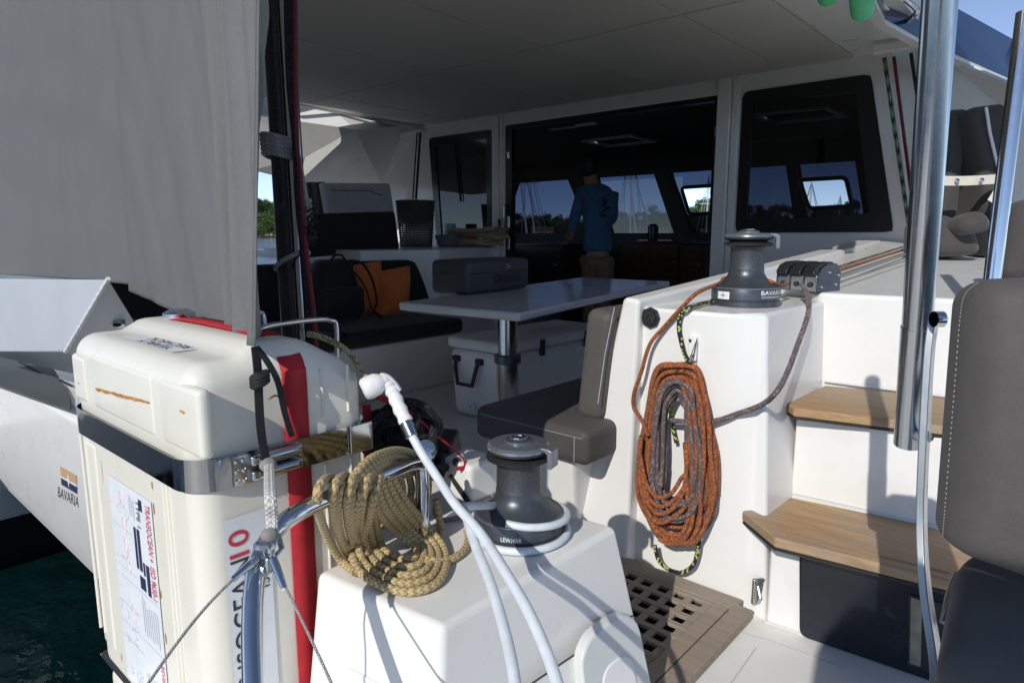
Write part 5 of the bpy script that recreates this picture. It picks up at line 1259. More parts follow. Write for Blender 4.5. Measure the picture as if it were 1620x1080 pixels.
bq = W(925, 632, y=1.62); bt = W(950, 476, y=1.66)
BK = thing('back_cushion', 'taupe bench backrest leaning on the white coaming', 'cushion', (bq.x, 2.2, .46))
MB().rbox(((bq.x + bt.x) / 2 + .0, 2.50, .455 + .17), (.095, 1.72, .345), .03, rot=Matrix.Rotation(R(6), 3, 'Y'), k=4, mid=10, puff=(.008, 0, .004)).build('cover', 'fab_gry', BK, ang=70)
p_ = [W(946, 638, y=1.62), W(957, 560, y=1.63), W(972, 486, y=1.64)]
MB().tube(p_, .0012, 6).build('zip', 'stick_line', BK)

# --- port side seating
def pbox(name, label, px, py_, x, size, r, rotz, mt, puff, cat='cushion', group=None, lean=0):
    p = W(px, py_, x=x); rot = Matrix.Rotation(rotz, 3, 'Z') @ Matrix.Rotation(lean, 3, 'Y')
    return cushion(name, label, p, size, r, rot, mt, puff, group, True, cat)
for (y0, y1, lab) in ((1.25, 2.18, 'black port bench cushion under the backpack'), (2.19, 3.12, 'black port bench cushion in front of the orange pillow')):
    t = thing('bench_cushion', lab, 'cushion', (-3.6, (y0 + y1) / 2, .362), 'port bench cushions')
    MB().rbox((-3.55, (y0 + y1) / 2, .412), (.76, y1 - y0, .10), .03, k=4, mid=8, puff=(0, 0, .012)).build('cover', 'fab_blk', t, ang=70)
for (y0, y1, lab) in ((1.2, 2.30, 'black port backrest behind the backpack'), (2.31, 3.40, 'black port backrest below the white counter')):
    t = thing('back_cushion', lab, 'cushion', (-3.85, (y0 + y1) / 2, .46), 'port backrests')
    MB().rbox((-3.84, (y0 + y1) / 2, .645), (.12, y1 - y0, .37), .035, rot=Matrix.Rotation(R(-8), 3, 'Y'), k=4, mid=8, puff=(.014, 0, .004)).build('cover', 'fab_blk', t, ang=70)
# cushions stored on the port deck
def upright(name, label, quad, x, th, mt, r=.03, group=None, xl=None):
    """cushion standing with its face toward +x; quad = photo corners tl,tr,br,bl"""
    P = [W(*q, x=x) for q in quad]; c = sum(P, Vector()) / 4; t = thing(name, label, 'cushion', c, group)
    def fn(p, u):
        a = (u[1] + 1) / 2; b = (u[2] + 1) / 2
        f = P[3] * (1 - a) * b * 0 + (P[0] * (1 - a) + P[1] * a) * b + (P[3] * (1 - a) + P[2] * a) * (1 - b)
        return Vector((p.x, 0, 0)) + (f - c)
    H = (P[0] - P[3]).length; Lw = (P[1] - P[0]).length
    MB().rbox(c - V(th / 2, 0, 0), (th, Lw, H), r, k=5, mid=8, puff=(.014, 0, 0), fn=fn).build('cover', mt, t, ang=75)
    return t, P
upright('stored_cushion', 'black cushion standing upright on the port counter edge below the pale one', ((492, 338), (626, 334), (634, 395), (490, 408)), -4.25, .10, 'fab_blk', .025, 'cushions stored to port')
t, P = upright('stored_cushion', 'pale grey cushion with a zip standing behind the black one to port', ((512, 289), (618, 290), (626, 345), (522, 345)), -4.75, .09, 'fab_pale', .022, 'cushions stored to port')
zp_ = MB().tube([W(524, 301, x=-4.735), W(585, 302, x=-4.735), W(604, 309, x=-4.735)], .0035, 6); zp_.build('zip', 'fab_gry2', t)
upright('stored_cushion', 'mid grey cushion edge just left of the pale cushion to port', ((500, 288), (516, 287), (524, 345), (506, 345)), -4.9, .09, 'fab_gry2', .02, 'cushions stored to port')
upright('stored_cushion', 'dark grey cushion edge nearest the rope lashing to port', ((486, 288), (501, 287), (507, 345), (486, 345)), -5.0, .09, 'fab_gry', .02, 'cushions stored to port')
# orange pillows and backpack
def pillow(label, quad, x, th):
    P = [W(*q, x=x) for q in quad]; c = sum(P, Vector()) / 4; t = thing('throw_pillow', label, 'pillow', c, 'orange throw pillows'); n = 14; m_ = MB()
    for sg in (-1, 1):
        vs = []
        for j in range(n + 1):
            for i in range(n + 1):
                a, b = i / n, j / n; pa = (P[0] * (1 - a) + P[1] * a) * (1 - b) + (P[3] * (1 - a) + P[2] * a) * b
                u, v = 2 * a - 1, 2 * b - 1; k = (max(0, 1 - u * u) * max(0, 1 - v * v)) ** .45
                pin = 1 - .05 * (1 - u * u) * (abs(v) ** 4) - .05 * (1 - v * v) * (abs(u) ** 4)
                vs.append(c + (pa - c) * pin + V(sg * th / 2 * k + .006 * sin(a * 9 + b * 5) * k, 0, 0))
        m_.add(vs, [(j * (n + 1) + i, j * (n + 1) + i + 1, (j + 1) * (n + 1) + i + 1, (j + 1) * (n + 1) + i) for j in range(n) for i in range(n)])
    m_.build('cover', 'orange', t, ang=80)
    e = MB(); ring = [c + (p - c) * .985 for p in P]; path = []
    for k in range(4):
        for j in range(6): path.append(ring[k] + (ring[(k + 1) % 4] - ring[k]) * j / 6 * 1.0)
    e.tube(path, .006, 6, closed=True); e.build('trim', 'orange', t)
pillow('orange throw pillow fully seen right of the backpack', ((597, 431), (648, 421), (641, 500), (592, 505)), -3.64, .20)
pillow('orange throw pillow half hidden behind the backpack straps', ((560, 420), (602, 413), (600, 498), (556, 500)), -3.72, .19)
pillow('orange throw pillow peeking out left of the backpack', ((486, 420), (512, 416), (510, 500), (492, 505)), -3.74, .18)
BP = thing('backpack', 'black backpack standing on the port bench before the orange pillows', 'backpack', W(535, 505, x=-3.42))
bq4 = [W(505, 412, x=-3.50), W(558, 408, x=-3.50), W(581, 505, x=-3.42), W(493, 508, x=-3.42)]; bc = sum(bq4, Vector()) / 4
def bfn(p, u):
    a, b = (u[1] + 1) / 2, (u[2] + 1) / 2; f = (bq4[0] * (1 - a) + bq4[1] * a) * b + (bq4[3] * (1 - a) + bq4[2] * a) * (1 - b)
    return V(p.x * (1 - .25 * max(0, u[2])), 0, 0) + (f - bc)
MB().rbox(bc - V(.06, 0, 0), (.17, .48, .38), .07, k=5, mid=8, puff=(.02, 0, 0), fn=bfn).build('body', 'backpack', BP, ang=70)
MB().rbox(bc + V(.055, -.01, -.07), (.06, .30, .17), .028, k=4, puff=(.01, 0, 0)).build('pocket', 'backpack', BP, ang=70)
MB().tube(crom([W(552, 412, x=-3.46), W(572, 416, x=-3.40), W(588, 440, x=-3.36), W(596, 475, x=-3.36), W(592, 492, x=-3.36), W(604, 502, x=-3.36)], 6), .018, 8, flat=(.4, 1)).build('shoulder_strap', 'webbing', BP)
MB().tube(crom([W(560, 430, x=-3.42), W(578, 455, x=-3.38), W(588, 490, x=-3.36)], 6), .014, 8, flat=(.4, 1)).build('shoulder_strap', 'webbing', BP)
MB().tube(crom([W(524, 412, x=-3.50), W(530, 404, x=-3.50), W(540, 404, x=-3.50), W(546, 411, x=-3.50)], 6), .007, 8).build('grab_loop', 'webbing', BP)
MB().rbox(W(556, 487, x=-3.385), (.004, .05, .008), .0015).build('badge', 'stick_line', BP)

# --- things on the port counter
cz = .905
bk0 = W(659, 391, z=cz); bx_, by_ = bk0.x - .12, bk0.y + .10
WB = thing('wicker_basket', 'tall dark woven basket on the port counter below the window', 'basket', (bx_, by_, cz)); wv_ = MB(); hgtb = .385; n = 24
for k in range(21):
    z = cz + .008 + hgtb * k / 20; rad = ease(.135, .165, k / 20)
    wv_.tube([(bx_ + (rad + .005 * (1 if (j + k) % 2 else -1)) * cos(2 * pi * j / n), by_ + (rad + .005 * (1 if (j + k) % 2 else -1)) * sin(2 * pi * j / n), z) for j in range(n)], .0075, 6, closed=True)
wv_.build('weave', 'wicker', WB); sk = MB()
for j in range(n): a = 2 * pi * j / n; sk.tube([(bx_ + .135 * cos(a), by_ + .135 * sin(a), cz), (bx_ + .165 * cos(a), by_ + .165 * sin(a), cz + hgtb + .01)], .004, 5)
sk.lathe([(.13, 0), (.13, .006)], (bx_, by_, cz), 24); sk.build('stakes', 'wicker', WB); rm = MB(); rm.tube([(bx_ + .168 * cos(2 * pi * j / 24), by_ + .168 * sin(2 * pi * j / 24), cz + hgtb + .012) for j in range(24)], .010, 6, closed=True); rm.build('rim', 'wicker', WB)
bw = W(698, 391, z=cz); bw = V(bw.x - .02, bw.y + .10, cz)
BW = thing('bowl', 'grey bowl on the port counter between the basket and the towels', 'bowl', bw); MB().lathe([(.07, 0), (.085, .012), (.112, .085), (.114, .098), (.107, .098), (.08, .02)], bw, 32).build('body', mat('grey bowl', (.13, .13, .135), .35), BW); MB().lathe([(.118, .097), (.118, .104), (.02, .112)], bw, 32).build('lid', 'anod', BW)
bt_ = W(676, 380, z=cz); bt_ = V(bt_.x - .12, bt_.y + .18, cz); BO = thing('small_bottle', 'small white-capped bottle tucked beside the grey bowl', 'bottle', bt_); MB().lathe([(.022, 0), (.024, .004), (.024, .12), (.012, .14)], bt_, 18).build('body', 'whiteink', BO); MB().lathe([(.013, .14), (.013, .165), (.009, .168)], bt_, 16).build('cap', 'white_pl', BO)
def towel(label, px0, py0, px1, py1, y, zlo, zhi, seed):
    a, b = W(px0, py0, y=y), W(px1, py1, y=y); rq = random.Random(seed); c = (a + b) / 2; t = thing('folded_towel', label, 'towel', (c.x, y, zlo), 'folded towels')
    for lay in range(3):
        z = ease(zlo, zhi, lay / 3) + .012; th = (zhi - zlo) / 3 * 1.15
        def fn(p, u, s=lay): return Vector((p.x, p.y, p.z + .010 * sin(u[0] * 2.1 + s * 1.7 + seed) + .006 * sin(u[1] * 4 + s)))
        MB().rbox((c.x + rq.uniform(-.02, .02), y + rq.uniform(-.02, .02), z + th / 2), (abs(b.x - a.x) * rq.uniform(.88, 1), .22, th), th * .45, k=3, mid=12, fn=fn).build('fold', 'towel2' if seed == 2 else 'towel', t, ang=70)
    return t
towel('tan towel folded at the bottom of the pile on the port counter', 728, 384, 786, 384, 4.28, cz + .0, cz + .06, 1); towel('checked orange-brown towel on top of the pile by the door post', 722, 368, 794, 372, 4.30, cz + .066, cz + .15, 2)
jr = W(712, 358, y=4.36); tag(MB().lathe([(.05, 0), (.055, .01), (.055, .20), (.05, .21)], (jr.x, 4.36, cz), 20).build('tub', mat('mint tub', (.18, .45, .36), .5), None), 'mint green tub standing on the port counter against the window', 'tub')

# --- person in the saloon (seen from behind)
PS = thing('person', 'person in a blue long-sleeved shirt and tan trousers standing with back turned inside the saloon', 'person', V(*W(945, 620, t=6.3).xy, 0))
def skin(name, verts, edges, mt, parent, root=0, sub=2):
    me = bpy.data.meshes.new(name); me.from_pydata([tuple(v[0]) for v in verts], edges, []); o = bpy.data.objects.new(name, me); COL.objects.link(o)
    me.materials.append(M[mt]); o.parent = parent
    if parent.type == 'EMPTY': o.location = -parent.location
    md = o.modifiers.new('skin', 'SKIN'); md.use_smooth_shade = True
    for i, v in enumerate(verts):
        sv = me.skin_vertices[0].data[i]; sv.radius = v[1] if isinstance(v[1], tuple) else (v[1], v[1]); sv.use_root = (i == root)
    q = o.modifiers.new('sub', 'SUBSURF'); q.levels = q.render_levels = sub
    return o
w6 = lambda px, py, t=6.3: W(px, py, t=t)
fx = w6(945, 405); zf = lambda px, z, t=6.3: V(*w6(px, 420, t).xy, z)
jn = dict(pel=(w6(946, 402), (.115, .105)), wst=(w6(946, 368), (.145, .125)), ch=(w6(944, 326), (.165, .14)), cu=(w6(941, 303), (.13, .11)), nk=(w6(937, 289), .060), hb=(w6(932, 274), .085), ht=(w6(929, 262), .092),
          sl=(w6(922, 306, 6.4), .080), el=(w6(909, 345, 6.33), .058), hl=(w6(902, 372, 6.42), .034), sr=(w6(965, 306, 6.22), .080), er=(w6(970, 346, 6.30), .058), hr=(w6(945, 366, 6.52), .034),
          pl=(w6(934, 415, 6.33), .105), kl=(zf(934, .47, 6.34), .075), al=(zf(933, .08, 6.36), .045), tl=(zf(924, .03, 6.46), .04), prr=(w6(958, 415, 6.27), .105), kr=(zf(957, .47, 6.27), .075), ar=(zf(956, .08, 6.28), .045), tr=(zf(946, .03, 6.40), .04))
kk = list(jn); ix = {k: i for i, k in enumerate(kk)}; E_ = [('pel', 'wst'), ('wst', 'ch'), ('ch', 'cu'), ('cu', 'nk'), ('nk', 'hb'), ('hb', 'ht'), ('cu', 'sl'), ('sl', 'el'), ('el', 'hl'), ('cu', 'sr'), ('sr', 'er'), ('er', 'hr'), ('pel', 'pl'), ('pl', 'kl'), ('kl', 'al'), ('al', 'tl'), ('pel', 'prr'), ('prr', 'kr'), ('kr', 'ar'), ('ar', 'tr')]
slim = lambda k: (tuple(x * .68 for x in jn[k][1]) if isinstance(jn[k][1], tuple) else jn[k][1] * (.68 if k in ('sl', 'sr', 'el', 'er', 'pl', 'prr', 'kl', 'kr') else 1))
body = skin('body', [(jn[k][0], slim(k)) for k in kk], [(ix[a], ix[b]) for a, b in E_], 'skin', PS)
def sub_skin(name, ks, es, mt, root):
    i2 = {k: i for i, k in enumerate(ks)}; return skin(name, [jn[k] for k in ks], [(i2[a], i2[b]) for a, b in es], mt, PS, root)
jn['hem'] = (w6(945, 401), (.17, .15)); jn['cl'] = (w6(903.5, 368, 6.40), .046); jn['cr'] = (w6(948, 362, 6.49), .046); jn['co'] = (w6(938, 293), .075)
sub_skin('shirt', ['hem', 'wst', 'ch', 'cu', 'co', 'sl', 'el', 'cl', 'sr', 'er', 'cr'], [('hem', 'wst'), ('wst', 'ch'), ('ch', 'cu'), ('cu', 'co'), ('cu', 'sl'), ('sl', 'el'), ('el', 'cl'), ('cu', 'sr'), ('sr', 'er'), ('er', 'cr')], 'shirt', 1)
jn['al2'] = (zf(933, .14, 6.36), .065); jn['ar2'] = (zf(956, .14, 6.28), .065)
sub_skin('trousers', ['pel', 'pl', 'kl', 'al2', 'prr', 'kr', 'ar2'], [('pel', 'pl'), ('pl', 'kl'), ('kl', 'al2'), ('pel', 'prr'), ('prr', 'kr'), ('kr', 'ar2')], 'trouser', 0)
hr_ = w6(930, 263); MB().rbox(hr_ + V(.015, -.005, .0), (.205, .215, .23), .095, k=5).build('hair', 'hair', PS)
for sgn, e in ((-1, 'hl'), (1, 'hr')):
    hnd = jn[e][0]; dirh = (w6(896, 378, 6.5) - jn['hl'][0]).normalized() if e == 'hl' else (w6(925, 374, 6.62) - jn['hr'][0]).normalized(); sdv = dirh.cross(V(0, 0, 1)).normalized()
    vv = [(hnd, .034), (hnd + dirh * .05, (.040, .018))]; ee = [(0, 1)]
    for f in range(4):
        b0 = len(vv); off = sdv * (.026 - .0175 * f); ln_ = (.065, .075, .07, .055)[f]
        vv += [(hnd + dirh * .085 + off, .010), (hnd + dirh * (.085 + ln_ * .55) + off - V(0, 0, .012), .009), (hnd + dirh * (.085 + ln_) + off - V(0, 0, .035), .008)]; ee += [(1, b0), (b0, b0 + 1), (b0 + 1, b0 + 2)]
    b0 = len(vv); vv += [(hnd + dirh * .045 + sdv * .045, .012), (hnd + dirh * .085 + sdv * .06 - V(0, 0, .015), .010)]; ee += [(0, b0), (b0, b0 + 1)]
    skin('hand', vv, ee, 'skin', PS, 0, 1)
pr_ = MB(); rq = random.Random(2)
for k in range(9):
    p = w6(956 + rq.uniform(-5, 6), 308 + k * 4.2, 6.165 - .0); pr_.rbox(p + AX * .0, (.05 * rq.uniform(.4, 1), .05 * rq.uniform(.4, 1), .02), .006)
pr_.build('back_print', 'ink', PS)

# --- orange/grey rope coil on the wall, with its leads
OC = thing('rope_coil', 'big orange and grey-brown rope coil hanging on the white coaming wall', 'rope coil', W(1075, 888, y=YW - .05))
rq = random.Random(11); orn, gry = MB(), MB()
def oval(f, lay, jit=0, bot=None, wide=1.0):
    j = lambda s: rq.uniform(-s, s) * (1 if jit else .3)
    topy = 628 - 52 * f; xl = 1053 - 45 * f * wide; xr = 1086 + 50 * f * wide; by = bot if bot else 800 + 72 * f + rq.uniform(-14, 10)
    c = 1071
    pts = [(c + j(2), topy), (c + 13 + 22 * f, topy + 10 + 10 * (1 - f)), (xr - 14 * f - 3 + j(2), 660), (xr - 2 + j(3), 720), (xr + j(3), 775), (xr - 8 * f + j(4), by - 42), (c + 20 + 8 * f + j(4), by - 10), (c - 2 + j(5), by), (c - 22 - 10 * f + j(4), by - 12), (xl + 8 * f + j(4), by - 52), (xl + j(2), 770), (xl + 3 + j(2), 715), (xl + 10 * f + 3 + j(2), 660), (c - 12 - 22 * f, topy + 10 + 10 * (1 - f))]
    return [W(px, py, y=YW - .014 - .012 * lay + .003 * sin(k * 2.1 + lay)) for k, (px, py) in enumerate(pts)]
lay_ = 0
for i in range(7):
    f = .04 + i / 6 * .50; gry.tube(crom(oval(f, 1.9 + (i % 3) * .9, 1, bot=785 + 55 * f * 2 * rq.uniform(.6, 1)), 7, True), .0062, 9, closed=True)
for i in range(10):
    f = .50 + i / 9 * .50; orn.tube(crom(oval(f, (i % 3) * .8 + .2, 1, bot=808 + 60 * rq.uniform(.1, 1)), 7, True), .0062, 9, closed=True)
gry.tube(crom(oval(.97, .2, 1, bot=860), 7, True), .0062, 9, closed=True)
for by in (786, 800, 812, 826):     # slack orange bights crossing the bottom
    pts = [(1088 + rq.uniform(-8, 4), 700), (1086, 745), (1080 + rq.uniform(-4, 6), by - 30), (1062, by - 6), (1040, by), (1022, by - 24), (1012, by - 75), (1014, 690)]
    orn.tube(crom([W(*p, y=YW - .052 - .003 * k) for k, p in enumerate(pts)], 7), .0062, 9)
for x_ in (1092, 1100, 1112, 1122):   # orange strands down the right side
    pts = [(x_ - 14, 600), (x_ - 2, 650), (x_ + 2, 720), (x_ + rq.uniform(-4, 10), 780), (x_ - 6, 830), (x_ - 26, 860), (x_ - 50, 852)]
    orn.tube(crom([W(*p, y=YW - .056) for p in pts], 7), .0062, 9)
# leads
lo_ = [W(1160, 443, z=ZP + .06), W(1138, 448, y=YW + .2), W(1105, 462, y=YW + .05), W(1078, 487, y=YW - .012), W(1050, 518, y=YW - .016), W(1028, 545, y=YW - .030), W(1014, 590, y=YW - .040), W(1003, 622, y=YW - .040), W(1003, 645, y=YW - .032), W(1014, 662, y=YW - .04), W(1026, 690, y=YW - .055)]
lrv = Vector(lr); lo2 = [lrv + V(.066 * cos(a), .066 * sin(a), .076) for a in [ca + R(-95 - 25 * k) for k in range(6)]][::-1]
orn.tube(crom(lo2 + lo_[1:], 7), .0058, 10)
orn.tube(crom([lrv + V(.068 * cos(ca + R(75)), .068 * sin(ca + R(75)), .074), W(1222, 447, z=ZD + .045), W(1236, 452, z=ZD + .028), W(1245, 448, z=ZD + .03)], 6), .0058, 10)
orn.build('orange_rope', 'org', OC, ang=80, fix=False)
gl = [W(1268, 450, z=ZD + .028), W(1275, 462, x=-.652), W(1280, 482, x=-.618), W(1276, 505, x=-.606), W(1262, 545, x=-.598), W(1245, 590, x=-.588), W(1228, 620, x=-.58), W(1205, 640, y=1.715), W(1165, 655, y=YW - .012), W(1138, 664, y=YW - .02), W(1110, 668, y=YW - .03), W(1062, 665, y=YW - .034)]
gry.tube(crom(gl, 8), .0074, 10); gry.build('grey_rope', 'gryrope', OC, ang=80, fix=False)
NR = thing('navy_line', 'navy rope with yellow flecks threaded from the far winch through the orange coil', 'rope', W(1078, 905, y=YW - .03)); nv = [W(1134, 476, z=ZP + .012), W(1112, 480, z=ZP + .010), W(1090, 486, y=YW - .010), W(1078, 496, y=YW - .014), W(1074, 520, y=YW - .016), W(1082, 556, y=YW - .018), W(1092, 576, y=YW - .02), W(1098, 590, y=YW - .02)]
MB().tube(crom(nv, 8), .0062, 10).build('strand', 'navyrope', NR, ang=80, fix=False)
MB().tube(crom([W(*p, y=YW - .010) for p in ((1072, 615), (1062, 640), (1063, 668), (1070, 700))], 6), .006, 9).build('strand', 'navyrope', NR, ang=80, fix=False)
MB().tube(crom([W(*p, y=YW - .012) for p in ((1115, 690), (1118, 720), (1116, 750))], 6), .006, 9).build('strand', 'navyrope', NR, ang=80, fix=False)
MB().tube(crom([W(*p, y=YW - .03) for p in ((1036, 862), (1042, 885), (1058, 900), (1078, 905), (1095, 895), (1103, 875), (1106, 855))], 8), .0062, 10).build('strand', 'navyrope', NR, ang=80, fix=False)
MB().tube(crom([W(*p, y=YW - .012) for p in ((1040, 784), (1052, 792), (1066, 794))], 6), .006, 9).build('strand', 'navyrope', NR, ang=80, fix=False)
HK = thing('coil_hook', 'white oval hook fitting that holds the orange coil by thin cords', 'hook', W(1097, 548, y=YW))
MB().rbox(W(1096, 550, y=YW - .003), (.026, .012, .075), .012).build('plate', 'white_pl', HK); MB().lathe([(.004, 0), (.004, .006)], W(1093, 538, y=YW - .008), 10, axis=(0, -1, 0)).build('screw', 'steel', HK)
ck = MB()
for a, b in (((1097, 560), (1066, 592)), ((1098, 562), (1080, 590)), ((1103, 536), (1090, 570)), ((1103, 536), (1096, 566))): ck.tube([W(*a, y=YW - .012), W(*b, y=YW - .05)], .0012, 5)
ck.build('cord', 'blkrope', HK)
# black round socket on the coaming wall
skt = W(1030, 502, y=YW - .001); KT = thing('deck_socket', 'black round capped socket on the coaming wall beside the orange lead', 'socket', skt)
MB().lathe([(.030, 0), (.031, .006), (.026, .010), (.022, .010), (.021, .004)], skt, 8, axis=(0, -1, 0)).build('flange', 'black_pl', KT, ang=20); MB().lathe([(.02, .004), (.020, .012), (.009, .013), (.008, .010)], skt, 24, axis=(0, -1, 0)).build('cap', 'black_rub', KT)

# --- rope clutches and deck lines
ccn = W(1256, 448, z=ZD); fwd = (W(1330, 418, z=.90) - ccn); fwd = V(-.05, 1, .09).normalized(); acr = V(1, .05, 0).normalized()
q0, q1 = W(1228, 457, z=ZD + .002), W(1292, 462, z=ZD + .002); acr = (q1 - q0); wdc = acr.length; acr.normalize(); fwd = V(-acr.y, acr.x, 0); cc0 = (q0 + q1) / 2
CL = thing('rope_clutch', 'triple black rope clutch on the side deck beside the far winch', 'clutch', cc0)
rc_ = Matrix((acr, fwd, V(0, 0, 1))).transposed(); U_ = wdc / 3; lc = .125
for k in range(3):
    c = q0 + acr * U_ * (k + .5)
    cell = MB(); cell.boxb(-U_ / 2 + .003, U_ / 2 - .003, 0, .012, 0, .05)
    o = MB(); o.add([rc_ @ Vector(v) + c for v in cell.v], cell.f); o.build('face_plate', 'steel' if k else 'anod_lt', CL, bevel=.003)
    hl_ = MB(); hl_.lathe([(.0085, .0), (.0085, .003), (.006, .0035)], c + V(0, 0, .022) - fwd * .002, 16, axis=-fwd); hl_.build('rope_hole', 'seam', CL)
    lv = MB(); prof = [(-.014, .050), (-.016, .062), (.0, .082), (.03, .092), (.085, .094), (.10, .088), (.10, .070), (.02, .062), (-.004, .045)]
    lv.prism([c + fwd * y + V(0, 0, z) - acr * (U_ / 2 - .004) for y, z in prof], acr * (U_ - .008)); lv.build('lever', 'black_pl', CL, bevel=.006, seg=3)
for k in range(4):
    c = q0 + acr * (U_ * k); wl_ = MB(); prof = [(.0, 0), (.0, .045), (.02, .075), (.05, .088), (.10, .088), (lc, .06), (lc, 0)]
    tkx = .005; wl_.prism([c + fwd * y + V(0, 0, z) - acr * tkx / 2 for y, z in prof], acr * tkx); wl_.build('side_plate', 'anod', CL, bevel=.0015)
bl_ = MB()
for (y, z) in ((.02, .015), (.06, .06), (.10, .02), (.112, .05)): bl_.lathe([(.005, 0), (.0048, .002), (.002, .003)], q1 + fwd * y + V(0, 0, z) + acr * .0026, 10, axis=acr)
bl_.build('rivet', 'steel', CL)
def deckz(y): return ZD + (y - 2.24) * .0575
for lab, mt, rad, s0, e in (('orange deck line leading forward from the clutch', 'org', .006, (1292, 437), (1440, 392)), ('olive flecked deck line lying against the orange deck line', 'navyrope', .0052, (1300, 430), (1440, 387)), ('grey deck line outermost beside the clutch', 'greyrope', .0058, (1296, 449), (1436, 401)), ('thin grey deck line below the other lines', 'greyrope', .003, (1297, 456), (1440, 410))):
    P = []
    for k in range(7):
        px, py = ease(s0[0], e[0], k / 6), ease(s0[1], e[1], k / 6); d = ray(px, py); t_ = (ZD + .012 - CAM.z - 2.24 * .0575) / (d.z - .0575 * d.y); P.append(CAM + d * t_)
    tag(MB().tube(P, rad, 8).build('deck_line', mt, None, fix=False), lab, 'rope', 'lines led aft along the side deck')
# vertical lines at the bulkhead edge
for lab, mt, rad, a, b in (('green and black halyard down the bulkhead edge', 'greenrope', .011, (1399, 92), (1440, 372)), ('dark red halyard down the bulkhead edge', 'redrope', .009, (1414, 90), (1441, 300)), ('black halyard nearest the big steel post', 'blkrope', .009, (1441, 84), (1458, 200))):
    tag(MB().tube([W(*a, y=4.30), W(*b, y=4.40)], rad, 8).build('halyard', mt, None, fix=False), lab, 'rope', 'halyards at the starboard bulkhead edge')
for lab, px in (('thin dark line left of a pair on the port wall', 657), ('thicker dark line right of a pair on the port wall', 662)):
    tag(MB().tube([W(px + 3, 210, x=-4.9), W(px - 4, 315, x=-4.9)], .007 if px < 660 else .011, 8).build('port_line', 'blkrope', None, fix=False), lab, 'rope', 'lines on the port wall')

# --- cushions stored on the starboard side deck
def leaner(name, label, quad, t, th, mt, r, piping=False):
    P = [W(*q, t=t) for q in quad]; c = sum(P, Vector()) / 4; T = thing(name, label, 'cushion', c, 'cushions stored to starboard'); bk_ = (AX + V(0, 0, .05)).normalized()
    def fn(p, u):
        a, b = (u[0] + 1) / 2, (u[2] + 1) / 2; f = (P[0] * (1 - a) + P[1] * a) * b + (P[3] * (1 - a) + P[2] * a) * (1 - b); return (f - c) + bk_ * p.y
    MB().rbox(c + bk_ * th / 2, ((P[1] - P[0]).length, th, (P[0] - P[3]).length), r, k=5, mid=8, puff=(0, .012, 0), fn=fn).build('cover', mt, T, ang=75); return T
tq_ = 3.25
leaner('stored_cushion', 'taupe cushion standing on the starboard deck right beside the big steel post', ((1504, 172), (1536, 170), (1516, 345), (1486, 350)), tq_, .16, 'fab_gry2', .03)
o = leaner('stored_cushion', 'taupe cushion with white piping standing on the starboard deck', ((1536, 168), (1598, 160), (1612, 380), (1570, 385)), tq_ - .1, .30, 'fab_gry2', .04)
MB().tube([W(1560, 170, t=tq_ - .12), W(1566, 210, t=tq_ - .12), W(1583, 285, t=tq_ - .12)], .007, 6).tube([W(1598, 320, t=tq_ - .12), W(1612, 375, t=tq_ - .12)], .007, 6).build('piping', 'whiteink', o)
leaner('stored_cushion', 'grey cushion lying at the foot of the leaning starboard cushions', ((1488, 334), (1545, 352), (1562, 403), (1484, 404)), tq_ - .35, .3, 'fab_gry2', .05)
leaner('stored_cushion', 'rolled grey bolster lying under the beige strap', ((1518, 345), (1560, 328), (1580, 362), (1530, 372)), tq_ - .45, .14, 'fab_gry2', .045)
leaner('stored_cushion', 'dark cushion on the deck behind the slim steel post', ((1545, 345), (1610, 360), (1615, 402), (1550, 402)), tq_ - .2, .2, 'fab_blk', .04)
leaner('stored_cushion', 'grey cushion edge at the right border above the helm seat', ((1612, 320), (1680, 300), (1680, 440), (1592, 440)), 1.9, .1, 'fab_gry2', .03)
sb = [W(1486, 286, t=tq_ - .22), W(1530, 286, t=tq_ - .22), W(1582, 283, t=tq_ - .2)]; BS = thing('beige_strap', 'beige strap with metal snaps holding the stored starboard cushions', 'strap', sb[1])
ribbon(sb, .042, .004, (0, 0, 1)).build('webbing', 'beige', BS); ribbon([W(1582, 279, t=tq_ - .205), W(1580, 300, t=tq_ - .21), W(1568, 320, t=tq_ - .21)], .04, .004, RT).build('strap_end', 'beige', BS); sn = MB()
for p in ((1514, 286), (1553, 285), (1579, 285)): sn.lathe([(.010, 0), (.010, .004), (.005, .006)], W(*p, t=tq_ - .235), 14, axis=-AX)
sn.build('snap', 'steel', BS)

# --- helm: big post, slim post, seat
pt, pbm = W(1491, -60, t=.86), W(1438, 700, t=1.10)
HP = thing('helm_post', 'thick stainless post ending beside the helm seat', 'post', pbm)
MB().tube([pbm + V(0, 0, .0), pt], .0212, 40).build('tube', 'steel', HP)
dpn = (pt - pbm).normalized(); MB().tube([pbm + dpn * -.002, pbm + dpn * .205], .0226, 40).build('sleeve', 'steel', HP)
sc2 = MB()
for py in (551, 628):
    c = W(1440 + (551 - py) * -.06 + 3, py, t=float(np.interp(py, [-60, 700], [.86, 1.10]))); n_ = (CAM - c).normalized(); c = c + n_ * .0222; sc2.lathe([(.0075, -.002), (.0075, .001), (.0055, .004), (.002, .0055)], c, 16, axis=n_)
sc2.build('screw_head', 'chrome', HP)
s0, s1 = W(1570, 436, t=1.55), W(1622, 20, t=1.50)
SP_ = thing('slim_post', 'slim stainless post rising behind the helm seat at the right border', 'post', s0); lo_s = s0 + (s0 - s1) * .42; MB().tube([lo_s, s1], .0180, 24).build('tube', 'chrome', SP_)
HS = thing('helm_chair', 'taupe helm seat with contrast stitching at the right border', 'seat', W(1560, 1000, t=.85))
